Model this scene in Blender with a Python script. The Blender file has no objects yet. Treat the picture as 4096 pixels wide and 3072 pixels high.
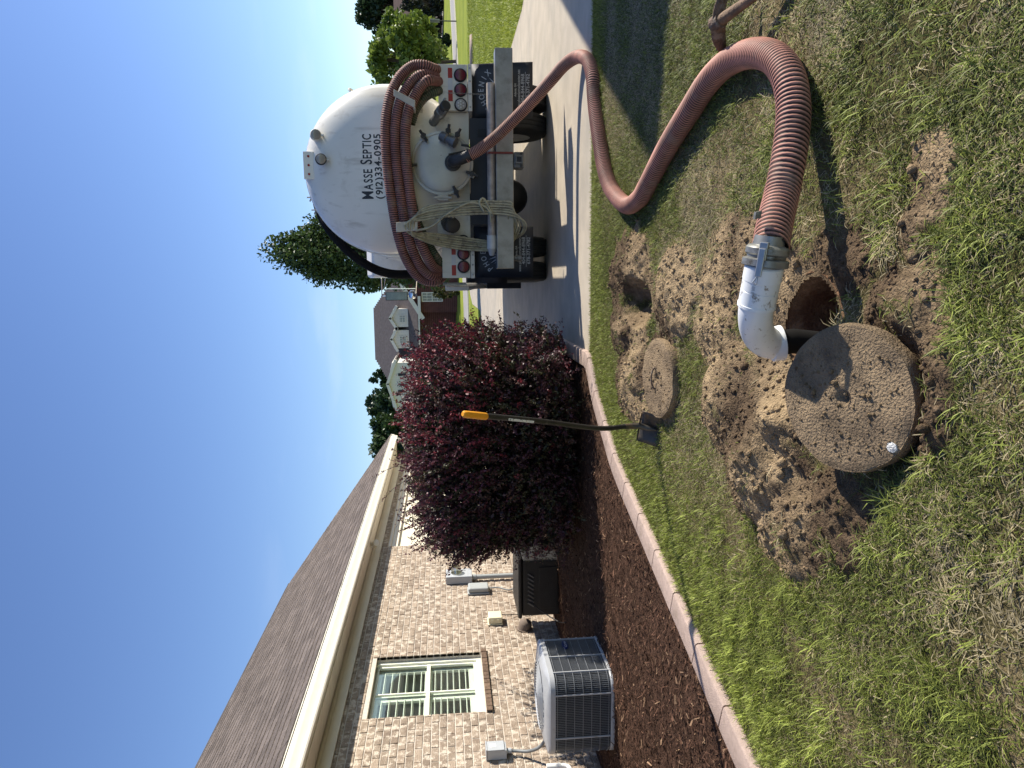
import bpy, bmesh, math, random
import numpy as np
from mathutils import Vector, Matrix
random.seed(7); rng = np.random.default_rng(11)
scene = bpy.context.scene
COL = scene.collection
# ------------------------------------------------------------------ camera
F = 2840.0; CH = 1.4; PITCH = math.atan(263 / F); ROLL = 0.022; YAW = math.radians(8.7)
fwd = np.array([-math.sin(YAW) * math.cos(PITCH), math.cos(YAW) * math.cos(PITCH), -math.sin(PITCH)])
_r0 = np.array([math.cos(YAW), math.sin(YAW), 0.0]); _u0 = np.cross(_r0, fwd)
RT = math.cos(ROLL) * _r0 - math.sin(ROLL) * _u0
UP = math.sin(ROLL) * _r0 + math.cos(ROLL) * _u0
CAMP = np.array([0, 0, CH])
cd = bpy.data.cameras.new('camera'); cam = bpy.data.objects.new('camera', cd); COL.objects.link(cam)
cd.sensor_width = 36; cd.lens = 36 * F / 4096; cd.clip_start = 0.05; cd.clip_end = 3000
# the phone was held upright and its picture is stored lying on its side
M = Matrix.Identity(4)
for i in range(3):
    M[i][0] = -UP[i]; M[i][1] = RT[i]; M[i][2] = -fwd[i]; M[i][3] = CAMP[i]
cam.matrix_world = M
scene.camera = cam
# ------------------------------------------------------------------ sky, sun, exposure
SUN = Vector((1.0, 0.42, 0.66)).normalized()
w = bpy.data.worlds.new('World'); scene.world = w; w.use_nodes = True
nt = w.node_tree; nt.nodes.clear()
sky = nt.nodes.new('ShaderNodeTexSky'); sky.sky_type = 'NISHITA'; sky.sun_disc = False
sky.sun_elevation = math.asin(SUN.z); sky.sun_rotation = math.atan2(SUN.x, SUN.y)
sky.air_density = 1.0; sky.dust_density = 0.25; sky.ozone_density = 3.0
bg = nt.nodes.new('ShaderNodeBackground'); bg.inputs[1].default_value = 0.115
wo = nt.nodes.new('ShaderNodeOutputWorld')
tc = nt.nodes.new('ShaderNodeTexCoord'); mp = nt.nodes.new('ShaderNodeMapping'); mp.inputs['Scale'].default_value = (1.2, 1.2, 5.0)
nz = nt.nodes.new('ShaderNodeTexNoise'); nz.inputs['Scale'].default_value = 2.1; nz.inputs['Detail'].default_value = 6; nz.inputs['Roughness'].default_value = 0.55
cr = nt.nodes.new('ShaderNodeValToRGB'); cr.color_ramp.elements[0].position = 0.54; cr.color_ramp.elements[1].position = 0.72
cr.color_ramp.elements[1].color = (0.35, 0.35, 0.35, 1)
mx = nt.nodes.new('ShaderNodeMixRGB'); mx.inputs[2].default_value = (6.0, 6.3, 6.8, 1)
nt.links.new(tc.outputs['Generated'], mp.inputs['Vector']); nt.links.new(mp.outputs[0], nz.inputs['Vector'])
sx_ = nt.nodes.new('ShaderNodeSeparateXYZ'); nt.links.new(tc.outputs['Generated'], sx_.inputs[0])
low = nt.nodes.new('ShaderNodeMapRange'); low.inputs[1].default_value = .26; low.inputs[2].default_value = .06; nt.links.new(sx_.outputs['Z'], low.inputs[0])   # thin cloud lies low all round the horizon
mm = nt.nodes.new('ShaderNodeMath'); mm.operation = 'MULTIPLY'
nt.links.new(nz.outputs['Fac'], cr.inputs[0]); nt.links.new(cr.outputs[0], mm.inputs[0]); nt.links.new(low.outputs[0], mm.inputs[1]); nt.links.new(mm.outputs[0], mx.inputs[0]); hsv = nt.nodes.new('ShaderNodeHueSaturation'); hsv.inputs['Saturation'].default_value = 1.10; hsv.inputs['Hue'].default_value = .511; nt.links.new(sky.outputs[0], hsv.inputs['Color']); nt.links.new(hsv.outputs[0], mx.inputs[1])
nt.links.new(mx.outputs[0], bg.inputs[0]); nt.links.new(bg.outputs[0], wo.inputs[0])
sl = bpy.data.lights.new('sun', 'SUN'); so = bpy.data.objects.new('sun', sl); COL.objects.link(so)
sl.energy = 5.0; sl.angle = math.radians(0.53); sl.color = (1.0, 0.93, 0.82)
so.rotation_euler = SUN.to_track_quat('Z', 'Y').to_euler(); so.location = SUN * 60
scene.view_settings.view_transform = 'Standard'; scene.view_settings.look = 'None'
scene.view_settings.exposure = 0.70; scene.view_settings.gamma = 1.0; scene.view_settings.use_curve_mapping = False
scene.cycles.max_bounces = 6; scene.cycles.transparent_max_bounces = 8
# ------------------------------------------------------------------ pixel -> point on a known surface (photo pixels)
def ray(x, y):
    d = fwd * F + RT * ((3072 - y) - 1536) - UP * (x - 2048); return d / np.linalg.norm(d)
def gz(x, y, z=0.0):
    d = ray(x, y); return CAMP + d * ((z - CH) / d[2])
def onx(x, y, X):
    d = ray(x, y); return CAMP + d * (X / d[0])
def ony(x, y, Y):
    d = ray(x, y); return CAMP + d * (Y / d[1])
def Z1(X, Y): return (1150 + .663 * X, 150 + .663 * Y)
def Z6(X, Y): return (2300 + .663 * X, .663 * Y)
# ------------------------------------------------------------------ materials
def srgb(r, g, b):
    f = lambda c: (c / 255 / 12.92) if c <= 10 else ((c / 255 + .055) / 1.055) ** 2.4
    return (f(r), f(g), f(b))
MATS = {}
def mat(name, col, rough=.6, metal=0.0, var=.18, scale=9.0, bump=0.0, bscale=60.0, col2=None, spec=.4, attr=None, island=0.0,
        trans=0.0, dirt=None, dscale=4.0, dlo=.5, dhi=.62, coat=0.0, streak=None):
    if name in MATS: return MATS[name]
    m = bpy.data.materials.new(name); m.use_nodes = True; n = m.node_tree.nodes; L = m.node_tree.links
    b = n['Principled BSDF']; b.inputs['Roughness'].default_value = rough; b.inputs['Metallic'].default_value = metal
    b.inputs['Specular IOR Level'].default_value = spec
    if coat: b.inputs['Coat Weight'].default_value = coat; b.inputs['Coat Roughness'].default_value = .1
    geo = n.new('ShaderNodeNewGeometry')
    t = n.new('ShaderNodeTexNoise'); t.inputs['Scale'].default_value = scale; t.inputs['Detail'].default_value = 6
    L.new(geo.outputs['Position'], t.inputs['Vector'])
    mixn = n.new('ShaderNodeMixRGB')
    c2 = col2 if col2 else tuple(min(1, c * (1 + var)) for c in col)
    c1 = col if col2 else tuple(c * (1 - var) for c in col)
    if attr:
        at = n.new('ShaderNodeAttribute'); at.attribute_name = attr
        hv = n.new('ShaderNodeHueSaturation'); L.new(at.outputs['Color'], hv.inputs['Color'])
        mr = n.new('ShaderNodeMapRange'); mr.inputs[3].default_value = 1 - var; mr.inputs[4].default_value = 1 + var
        mr.inputs[1].default_value = .3; mr.inputs[2].default_value = .7
        L.new(t.outputs['Fac'], mr.inputs[0]); L.new(mr.outputs[0], hv.inputs['Value']); out = hv.outputs[0]
    else:
        mixn.inputs[1].default_value = (*c1, 1); mixn.inputs[2].default_value = (*c2, 1)
        rp = n.new('ShaderNodeMapRange'); rp.inputs[1].default_value = .3; rp.inputs[2].default_value = .7
        L.new(t.outputs['Fac'], rp.inputs[0]); L.new(rp.outputs[0], mixn.inputs[0]); out = mixn.outputs[0]
    if island:
        oi = n.new('ShaderNodeObjectInfo'); ad = n.new('ShaderNodeMath'); ad.operation = 'ADD'
        L.new(geo.outputs['Random Per Island'], ad.inputs[0]); L.new(oi.outputs['Random'], ad.inputs[1])
        fr = n.new('ShaderNodeMath'); fr.operation = 'FRACT'; L.new(ad.outputs[0], fr.inputs[0])
        mr2 = n.new('ShaderNodeMapRange'); mr2.inputs[3].default_value = 1 - island; mr2.inputs[4].default_value = 1 + island
        L.new(fr.outputs[0], mr2.inputs[0])
        hs = n.new('ShaderNodeHueSaturation'); L.new(out, hs.inputs['Color']); L.new(mr2.outputs[0], hs.inputs['Value']); out = hs.outputs[0]
    if dirt:
        t2 = n.new('ShaderNodeTexNoise'); t2.inputs['Scale'].default_value = dscale; t2.inputs['Detail'].default_value = 9; t2.inputs['Roughness'].default_value = .68
        L.new(geo.outputs['Position'], t2.inputs['Vector'])
        m2 = n.new('ShaderNodeMapRange'); m2.inputs[1].default_value = dlo; m2.inputs[2].default_value = dhi
        L.new(t2.outputs['Fac'], m2.inputs[0])
        md = n.new('ShaderNodeMixRGB'); L.new(m2.outputs[0], md.inputs[0]); L.new(out, md.inputs[1]); md.inputs[2].default_value = (*dirt, 1); out = md.outputs[0]
    L.new(out, b.inputs['Base Color'])
    if streak:
        mpn = n.new('ShaderNodeMapping'); mpn.inputs['Scale'].default_value = (14, 14, 1.1); L.new(geo.outputs['Position'], mpn.inputs[0])
        t3 = n.new('ShaderNodeTexNoise'); t3.inputs['Scale'].default_value = 1.0; t3.inputs['Detail'].default_value = 7; L.new(mpn.outputs[0], t3.inputs['Vector'])
        m3 = n.new('ShaderNodeMapRange'); m3.inputs[1].default_value = .58; m3.inputs[2].default_value = .80; m3.inputs[4].default_value = .75; L.new(t3.outputs['Fac'], m3.inputs[0])
        md3 = n.new('ShaderNodeMixRGB'); L.new(m3.outputs[0], md3.inputs[0]); L.new(out, md3.inputs[1]); md3.inputs[2].default_value = (*streak, 1); out = md3.outputs[0]; L.new(out, b.inputs['Base Color'])
    if bump:
        tb = n.new('ShaderNodeTexNoise'); tb.inputs['Scale'].default_value = bscale; tb.inputs['Detail'].default_value = 5
        L.new(geo.outputs['Position'], tb.inputs['Vector'])
        bp = n.new('ShaderNodeBump'); bp.inputs['Strength'].default_value = min(1, bump); bp.inputs['Distance'].default_value = .02
        L.new(tb.outputs['Fac'], bp.inputs['Height']); L.new(bp.outputs[0], b.inputs['Normal'])
    if trans:
        tr = n.new('ShaderNodeBsdfTranslucent'); L.new(out, tr.inputs['Color'])
        ms = n.new('ShaderNodeMixShader'); ms.inputs[0].default_value = trans
        L.new(b.outputs[0], ms.inputs[1]); L.new(tr.outputs[0], ms.inputs[2]); L.new(ms.outputs[0], n['Material Output'].inputs['Surface'])
    MATS[name] = m
    return m
def glass(name, tint=(.75, .85, .8), alpha=.25, rough=.03):
    if name in MATS: return MATS[name]
    m = bpy.data.materials.new(name); m.use_nodes = True; n = m.node_tree.nodes; L = m.node_tree.links
    n.remove(n['Principled BSDF'])
    gl = n.new('ShaderNodeBsdfGlossy'); gl.inputs['Roughness'].default_value = rough
    tr = n.new('ShaderNodeBsdfTransparent'); tr.inputs[0].default_value = (*tint, 1)
    lw = n.new('ShaderNodeLayerWeight'); fr = n.new('ShaderNodeMath'); fr.operation = 'POWER'; fr.inputs[1].default_value = 4.0; L.new(lw.outputs['Facing'], fr.inputs[0])
    ad = n.new('ShaderNodeMath'); ad.operation = 'ADD'; ad.inputs[1].default_value = alpha; L.new(fr.outputs[0], ad.inputs[0]); ad.use_clamp = True
    ms = n.new('ShaderNodeMixShader'); L.new(ad.outputs[0], ms.inputs[0]); L.new(tr.outputs[0], ms.inputs[1]); L.new(gl.outputs[0], ms.inputs[2])
    L.new(ms.outputs[0], n['Material Output'].inputs['Surface']); MATS[name] = m
    return m
# ------------------------------------------------------------------ mesh helpers
def basis(d):
    d = Vector(d).normalized(); a = Vector((0, 0, 1)) if abs(d.z) < .95 else Vector((1, 0, 0))
    x = a.cross(d).normalized(); return x, d.cross(x).normalized(), d
class MB:
    def __init__(s): s.v = []; s.f = []; s.c = []
    def add(s, vs, fs, c=None):
        o = len(s.v); s.v += [tuple(p) for p in vs]; s.f += [tuple(i + o for i in f) for f in fs]
        if c is not None: s.c += [c] * len(vs)
        return s
    def box(s, x0, x1, y0, y1, z0, z1, R=None, o=(0, 0, 0)):
        vs = [Vector((x, y, z)) for z in (z0, z1) for y in (y0, y1) for x in (x0, x1)]
        if R is not None: vs = [R @ p for p in vs]
        vs = [p + Vector(o) for p in vs]
        return s.add(vs, [(0, 2, 3, 1), (4, 5, 7, 6), (0, 1, 5, 4), (2, 6, 7, 3), (0, 4, 6, 2), (1, 3, 7, 5)])
    def cyl(s, p0, p1, r0, r1=None, n=16, cap=True):
        r1 = r0 if r1 is None else r1; p0 = Vector(p0); p1 = Vector(p1); x, y, _ = basis(p1 - p0); vs = []
        for p, r in ((p0, r0), (p1, r1)):
            for k in range(n):
                a = 2 * math.pi * k / n; vs.append(p + x * math.cos(a) * r + y * math.sin(a) * r)
        fs = [(k, (k + 1) % n, n + (k + 1) % n, n + k) for k in range(n)]
        if cap: fs += [tuple(range(n - 1, -1, -1)), tuple(range(n, 2 * n))]
        return s.add(vs, fs)
    def lathe(s, o, ax, prof, n=24, cap=True):
        o = Vector(o); x, y, d = basis(ax); vs = []; m = len(prof)
        for r, h in prof:
            for k in range(n):
                a = 2 * math.pi * k / n; vs.append(o + d * h + x * math.cos(a) * r + y * math.sin(a) * r)
        fs = [(j * n + k, j * n + (k + 1) % n, (j + 1) * n + (k + 1) % n, (j + 1) * n + k) for j in range(m - 1) for k in range(n)]
        if cap: fs += [tuple(range(n - 1, -1, -1)), tuple(range((m - 1) * n, m * n))]
        return s.add(vs, fs)
    def tube(s, path, r, n=10, closed=False, cap=True):
        P = [Vector(p) for p in path]; m = len(P); rr = r if hasattr(r, '__len__') else [r] * m
        vs = []; px_ = None
        for i in range(m):
            a = P[(i - 1) % m] if (closed or i) else P[0]; b = P[(i + 1) % m] if (closed or i < m - 1) else P[-1]
            d = (b - a).normalized()
            if px_ is None: px_ = basis(d)[0]
            px_ = (px_ - d * px_.dot(d)).normalized(); y = d.cross(px_)
            for k in range(n):
                t = 2 * math.pi * k / n; vs.append(P[i] + (px_ * math.cos(t) + y * math.sin(t)) * rr[i])
        q = m if closed else m - 1
        fs = [(i * n + k, i * n + (k + 1) % n, ((i + 1) % m) * n + (k + 1) % n, ((i + 1) % m) * n + k) for i in range(q) for k in range(n)]
        if cap and not closed: fs += [tuple(range(n - 1, -1, -1)), tuple(range((m - 1) * n, m * n))]
        return s.add(vs, fs)
    def prism(s, poly, axis, a, b):
        def P(p, t):
            return {'x': (t, p[0], p[1]), 'y': (p[0], t, p[1]), 'z': (p[0], p[1], t)}[axis]
        n = len(poly); vs = [P(p, a) for p in poly] + [P(p, b) for p in poly]
        return s.add(vs, [tuple(range(n)), tuple(range(2 * n - 1, n - 1, -1))] + [(i, n + i, n + (i + 1) % n, (i + 1) % n) for i in range(n)])
    def quad(s, *p): return s.add(p, [tuple(range(len(p)))])
    def mesh(s, name):
        me = bpy.data.meshes.new(name); me.from_pydata(s.v, [], s.f)
        bm = bmesh.new(); bm.from_mesh(me); bmesh.ops.recalc_face_normals(bm, faces=bm.faces); bm.to_mesh(me); bm.free()
        return me
    def build(s, name, m, parent=None, smooth=False, bevel=0, label=None, kind=None, seg=2, raw=False):
        me = s.mesh(name) if not raw else None
        if raw: me = bpy.data.meshes.new(name); me.from_pydata(s.v, [], s.f)
        return link(name, me, m, parent, smooth, bevel, label, kind, seg)
def link(name, me, m, parent=None, smooth=False, bevel=0, label=None, kind=None, seg=2):
    o = bpy.data.objects.new(name, me); COL.objects.link(o)
    if m and not me.materials: me.materials.append(m)
    if smooth is True: me.polygons.foreach_set('use_smooth', [True] * len(me.polygons))
    elif smooth:
        me.polygons.foreach_set('use_smooth', [True] * len(me.polygons)); me.set_sharp_from_angle(angle=math.radians(smooth))
    if bevel:
        b = o.modifiers.new('bevel', 'BEVEL'); b.width = bevel; b.segments = seg; b.limit_method = 'ANGLE'; b.angle_limit = math.radians(35)
    if parent is not None: setp(o, parent)
    if label: o['label'] = label
    if kind: o['kind'] = kind
    return o
WLOC = {}
def wl(o): return WLOC.get(o.name, Vector((0, 0, 0)))
def setp(o, p):
    o.parent = p; o.matrix_parent_inverse = Matrix.Translation(-wl(p))
def thing(name, label, cat, loc=(0, 0, 0), group=None):
    o = bpy.data.objects.new(name, None); COL.objects.link(o); o.location = loc; o.empty_display_size = .1
    WLOC[o.name] = Vector(loc); o['label'] = label; o['category'] = cat
    if group: o['group'] = group
    return o
def tag(o, label, cat, group=None):
    o['label'] = label; o['category'] = cat
    if group: o['group'] = group
    return o
def npmesh(name, V, Q, m, cols=None, smooth=False, parent=None, kind=None):
    me = bpy.data.meshes.new(name); V = np.ascontiguousarray(V, dtype=np.float32); Q = np.ascontiguousarray(Q, dtype=np.int32); k = Q.shape[1]
    me.vertices.add(len(V)); me.vertices.foreach_set('co', V.ravel())
    me.loops.add(Q.size); me.loops.foreach_set('vertex_index', Q.ravel())
    me.polygons.add(len(Q)); me.polygons.foreach_set('loop_start', np.arange(0, Q.size, k, dtype=np.int32))
    me.update(calc_edges=True)
    if cols is not None:
        ca = me.color_attributes.new('col', 'FLOAT_COLOR', 'POINT')
        c4 = np.ones((len(V), 4), dtype=np.float32); c4[:, :3] = cols; ca.data.foreach_set('color', c4.ravel())
    if smooth: me.polygons.foreach_set('use_smooth', np.ones(len(Q), dtype=bool))
    return link(name, me, m, parent, kind=kind)
def vnoise(x, y, seed=0):
    xi = np.floor(x).astype(np.int64); yi = np.floor(y).astype(np.int64); fx = x - xi; fy = y - yi
    def h(a, b):
        t = (a * 374761393 + b * 668265263 + seed * 1442695041) & 0xffffffff
        t = ((t ^ (t >> 13)) * 1274126177) & 0xffffffff; return ((t ^ (t >> 16)) & 0xffff) / 65535.0
    u = fx * fx * (3 - 2 * fx); v = fy * fy * (3 - 2 * fy)
    return (h(xi, yi) * (1 - u) + h(xi + 1, yi) * u) * (1 - v) + (h(xi, yi + 1) * (1 - u) + h(xi + 1, yi + 1) * u) * v
def fbm(x, y, o=4, seed=0):
    s = 0; a = .5
    for i in range(o): s = s + a * vnoise(x, y, seed + i); x = x * 2.03; y = y * 2.03; a *= .5
    return s / (1 - .5 ** o)
def catmull(P, step):
    P = [np.array(p, float) for p in P]; Q = [2 * P[0] - P[1]] + P + [2 * P[-1] - P[-2]]; out = []
    for i in range(1, len(Q) - 2):
        for t in np.linspace(0, 1, 24, endpoint=False):
            a, b, c, d = Q[i - 1], Q[i], Q[i + 1], Q[i + 2]
            out.append(.5 * (2 * b + (c - a) * t + (2 * a - 5 * b + 4 * c - d) * t * t + (3 * b - a - 3 * c + d) * t ** 3))
    out.append(P[-1]); out = np.array(out); s = np.r_[0, np.cumsum(np.linalg.norm(np.diff(out, axis=0), axis=1))]
    n = max(2, int(s[-1] / step)); t = np.linspace(0, s[-1], n)
    return np.stack([np.interp(t, s, out[:, k]) for k in range(3)], 1), t
def ribbed(name, P, R, pitch, crest, groove, m, parent, n=20, samp=6, depth=.075, fade=None):
    C, t = catmull(P, pitch / samp); m_ = len(C)
    T = np.gradient(C, axis=0); T /= np.linalg.norm(T, axis=1)[:, None]
    x = np.array(basis(T[0])[0]); V = np.zeros((m_, n, 3)); ph = t / pitch * 2 * math.pi
    a = np.arange(n) * 2 * math.pi / n; cols = np.zeros((m_, n, 3))
    k = np.cos(ph) * .5 + .5
    for i in range(m_):
        x = x - T[i] * x.dot(T[i]); x /= np.linalg.norm(x); y = np.cross(T[i], x)
        kk = np.cos(ph[i] + a) * .5 + .5          # helical rib
        r = R * (1 - depth + depth * 2 * kk)
        V[i] = C[i] + (np.cos(a) * r)[:, None] * x + (np.sin(a) * r)[:, None] * y
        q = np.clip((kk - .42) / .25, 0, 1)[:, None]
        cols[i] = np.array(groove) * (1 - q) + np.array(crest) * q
    idx = np.arange(m_ * n).reshape(m_, n)
    Q = np.stack([idx[:-1], np.roll(idx, -1, 1)[:-1], np.roll(idx, -1, 1)[1:], idx[1:]], -1).reshape(-1, 4)
    return npmesh(name, V.reshape(-1, 3), Q, m, cols.reshape(-1, 3), True, parent)
def text_mesh(body, size, bold=0.0, spacing=1.0, extrude=.0, shear=0.0):
    c = bpy.data.curves.new('t', 'FONT'); c.body = body; c.size = size; c.offset = bold; c.space_character = spacing; c.extrude = extrude
    c.align_x = 'CENTER'; c.align_y = 'BOTTOM_BASELINE' if False else 'TOP_BASELINE'; c.resolution_u = 3; c.shear = shear
    o = bpy.data.objects.new('t', c); COL.objects.link(o)
    me = bpy.data.meshes.new_from_object(o.evaluated_get(bpy.context.evaluated_depsgraph_get()))
    bpy.data.objects.remove(o); bpy.data.curves.remove(c)
    return me
def lettering(body, size, fn, m, parent, name='lettering', bold=0.0, spacing=1.0, sx=1.0, shear=0.0):
    """fn maps flat text coordinates (x right, y up) to a world point"""
    me = text_mesh(body, size, bold, spacing, shear=shear); me.name = name
    for v in me.vertices: v.co = Vector(fn(v.co.x * sx, v.co.y))
    return link(name, me, m, parent)
def clone(o, parent=None, loc=None):
    c = o.copy(); COL.objects.link(c)
    if parent is not None: setp(c, parent)
    if loc is not None: c.location = loc
    return c
# ================================================================== THE SETTING
HOLE = (-0.215, 2.63, 0.205)
# heaps of dug soil: centre x, y, radii, turn, height
HEAPS = [(-.10, 5.25, .42, .62, 0, .05), (.06, 5.35, .2, .55, .2, .10), (-.12, 4.22, .30, .36, .3, .11), (-.42, 5.35, .22, .5, 0, .10),
         (-.78, 5.0, .30, .62, .1, .12), (-.66, 4.45, .3, .32, 0, .05), (-.62, 3.30, .26, .36, .3, .12), (-.80, 2.95, .30, .36, .5, .15),
         (-.58, 2.72, .24, .30, 0, .13), (-1.0, 2.62, .20, .32, .3, .09), (-.84, 2.36, .22, .20, 0, .07), (-.08, 2.95, .34, .28, 0, .04),
         (.02, 3.38, .24, .42, .2, .04), (-.28, 3.55, .18, .30, 0, .05), (-.17, 2.05, .2, .17, 0, .06), (-.34, 1.93, .22, .12, 0, .05),
         (.13, 2.0, .12, .10, 0, .015), (.05, 2.45, .12, .2, 0, .03), (.30, 1.98, .10, .09, 0, .01)]
def heapf(x, y):
    h = np.zeros_like(x); msk = np.zeros_like(x)
    for cx, cy, rx, ry, a, hh in HEAPS:
        c, s = math.cos(a), math.sin(a); dx = x - cx; dy = y - cy
        d = np.sqrt(((dx * c + dy * s) / rx) ** 2 + ((-dx * s + dy * c) / ry) ** 2)
        h = np.maximum(h, hh * np.clip(1.15 - d, 0, 1) ** .8); msk = np.maximum(msk, np.clip((1.28 - d) / .4, 0, 1))
    return h, msk
def terrain(x, y):
    h, msk = heapf(x, y)
    n1 = fbm(x * 7, y * 7, 5, 3); n2 = fbm(x * 26, y * 26, 3, 9)
    edge = np.clip((msk + (fbm(x * 9, y * 9, 4, 21) - .5) * 1.9 - .35) / .35, 0, 1) * (msk > .02)
    z = .02 * (fbm(x * .9, y * .9, 3, 5) - .5) + h * (.70 + .35 * n1) * np.clip(msk * 1.5, 0, 1) + edge * ((n1 - .5) * .050 + (n2 - .5) * .022 + (fbm(x * 75, y * 75, 2, 15) - .5) * .014)
    d = np.sqrt(((x + .20) / .15) ** 2 + ((y - 5.02) / .28) ** 2)
    z = z - .26 * np.clip(1.2 - d + (n1 - .5) * .6, 0, 1) ** .8
    r = np.hypot(x - HOLE[0], y - HOLE[1]); k = np.clip((r - HOLE[2]) / .16, 0, 1)
    z = z * k + (1 - k) * (-.015 + .02 * (n1 - .5))
    # where the lid rests
    d2 = np.hypot(x + .405, y - 2.2); k2 = np.clip((d2 - .20) / .12, 0, 1); lz = (y - 1.98) * .42 - .07; z = np.where(k2 < 1, np.where(y > 2.05, lz * (1 - k2) + z * k2, np.minimum(z, lz * (1 - k2) + z * k2)), z)
    d3 = np.hypot(x + .65, y - 4.33); k3 = np.clip((d3 - .22) / .08, 0, 1); z = np.where(k3 < 1, np.minimum(z, .02 * (1 - k3) + z * k3), z)
    drv = np.clip((6.75 - y) / .3, 0, 1)
    return z * drv, edge
SOIL = mat('soil', (.165, .115, .07), .95, var=.35, scale=14, bump=1.0, bscale=85, spec=.1, dirt=(.30, .215, .13), dscale=2.2, dlo=.48, dhi=.62)
LAWNB = mat('lawn_soil', (.075, .075, .028), .95, var=.4, scale=18, bump=.9, bscale=90, spec=.1, dirt=(.16, .125, .065), dscale=3.0, dlo=.45, dhi=.6)
# near ground: one sheet with the diggings in it
xs = np.unique(np.r_[np.linspace(-9, -1.6, 30), np.arange(-1.6, .9, .0125), np.arange(.9, 3.2, .05), np.linspace(3.2, 8, 18)])
ys = np.unique(np.r_[np.linspace(-4, 1.5, 14), np.arange(1.5, 6.2, .0125), np.linspace(6.2, 6.75, 12)])
GX, GY = np.meshgrid(xs, ys); GZ, GE = terrain(GX, GY)
rr = np.hypot(GX - HOLE[0], GY - HOLE[1]); nx = len(xs); idx = np.arange(GX.size).reshape(GX.shape)
ins = rr < HOLE[2] + .005
q = np.stack([idx[:-1, :-1], idx[:-1, 1:], idx[1:, 1:], idx[1:, :-1]], -1).reshape(-1, 4)
drop = (ins[:-1, :-1] & ins[:-1, 1:] & ins[1:, 1:] & ins[1:, :-1]).ravel()
sand = np.clip((fbm(GX * 2.2, GY * 2.2, 4, 41) - .40) * 4, 0, 1)
gr = np.array([.085, .075, .032]); dk = np.array([.115, .080, .050]); lt = np.array([.33, .242, .142])
straw = np.array([.20, .155, .085]); dry = np.clip((fbm(GX * 1.7, GY * 1.7, 4, 77) - .42) * 4, 0, 1)[..., None]
base = gr * (1 - dry) + straw * dry
soilc = dk * (1 - sand[..., None]) + lt * sand[..., None]
cols = base * (1 - GE[..., None]) + soilc * GE[..., None]
lawn = npmesh('lawn', np.stack([GX, GY, GZ], -1).reshape(-1, 3), q[~drop], mat('lawn_ground', (.1, .1, .1), .95, attr='col', var=.35, scale=30, bump=1.0, bscale=110, spec=.05), cols.reshape(-1, 3), True)
lawn['kind'] = 'structure'
# far ground, rising beyond the street
ROADP = [(-90, 34), (-40, 37), (-16, 40), (-1.2, 46.5), (10, 56), (22.8, 69.5), (38, 88), (80, 140)]
def road_d(x, y):
    """signed distance past the street's centre line"""
    best = np.full(np.shape(x), 1e9); sg = np.zeros(np.shape(x))
    for (a, b), (c, d) in zip(ROADP[:-1], ROADP[1:]):
        vx, vy = c - a, d - b; t = np.clip(((x - a) * vx + (y - b) * vy) / (vx * vx + vy * vy), 0, 1)
        dx = x - a - t * vx; dy = y - b - t * vy; r = np.hypot(dx, dy); s_ = np.sign(vx * dy - vy * dx)
        m = r < best; best = np.where(m, r, best); sg = np.where(m, s_, sg)
    return best * sg
def farz(x, y):
    d = np.clip(road_d(x, y) - 4.2, 0, 70); return .062 * d + .0006 * np.clip(d, 0, 40) ** 2 * 0
xs = np.unique(np.r_[np.linspace(-400, -60, 30), np.linspace(-60, -9, 35), np.linspace(-9, 8, 18), np.linspace(8, 90, 70), np.linspace(90, 400, 30)])
ys = np.unique(np.r_[np.linspace(-200, -4, 15), np.linspace(-4, 6.75, 4), np.linspace(6.75, 150, 120), np.linspace(150, 900, 40)])
GX, GY = np.meshgrid(xs, ys); GZ = farz(GX, GY) - .012; idx = np.arange(GX.size).reshape(GX.shape)
cx = (GX[:-1, :-1] + GX[1:, 1:]) / 2; cy = (GY[:-1, :-1] + GY[1:, 1:]) / 2
keep = ~((cx > -9) & (cx < 8) & (cy > -4) & (cy < 6.75)).ravel()
q = np.stack([idx[:-1, :-1], idx[:-1, 1:], idx[1:, 1:], idx[1:, :-1]], -1).reshape(-1, 4)
FARG = mat('far_lawn', (.20, .24, .035), .95, col2=(.30, .33, .055), scale=.9, bump=1.0, bscale=25, spec=.05, dirt=(.15, .20, .03), dscale=.25, dlo=.45, dhi=.7)
fg = npmesh('ground', np.stack([GX, GY, GZ], -1).reshape(-1, 3), q[keep], FARG, None, True); fg['kind'] = 'structure'
# driveway
CONC = mat('concrete_drive', (.46, .40, .31), .85, var=.10, scale=3.0, bump=.35, bscale=160, spec=.25, dirt=(.33, .30, .25), dscale=.8, dlo=.5, dhi=.75)
b = MB()
DRV = [(-.74, 6.75), (9, 6.75), (9, 8.0), (4.75, 11.2), (4.4, 12.6), (4.36, 17.0), (4.2, 30.0), (4.0, 48.0), (1.4, 46.5), (-.95, 39.0), (-1.39, 35.9), (-1.34, 27.9), (-5.5, 25.0), (-4.72, 19.2), (-4.72, 11.5), (-3.2, 11.3), (-.74, 8.6)]
b.add([(x, y, .004) for x, y in DRV], [tuple(range(len(DRV)))])
o = b.build('driveway', CONC, raw=True); o['kind'] = 'structure'
o.data.polygons[0].use_smooth = False
bm = bmesh.new(); bm.from_mesh(o.data); bmesh.ops.triangulate(bm, faces=bm.faces); bm.to_mesh(o.data); bm.free()
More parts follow.
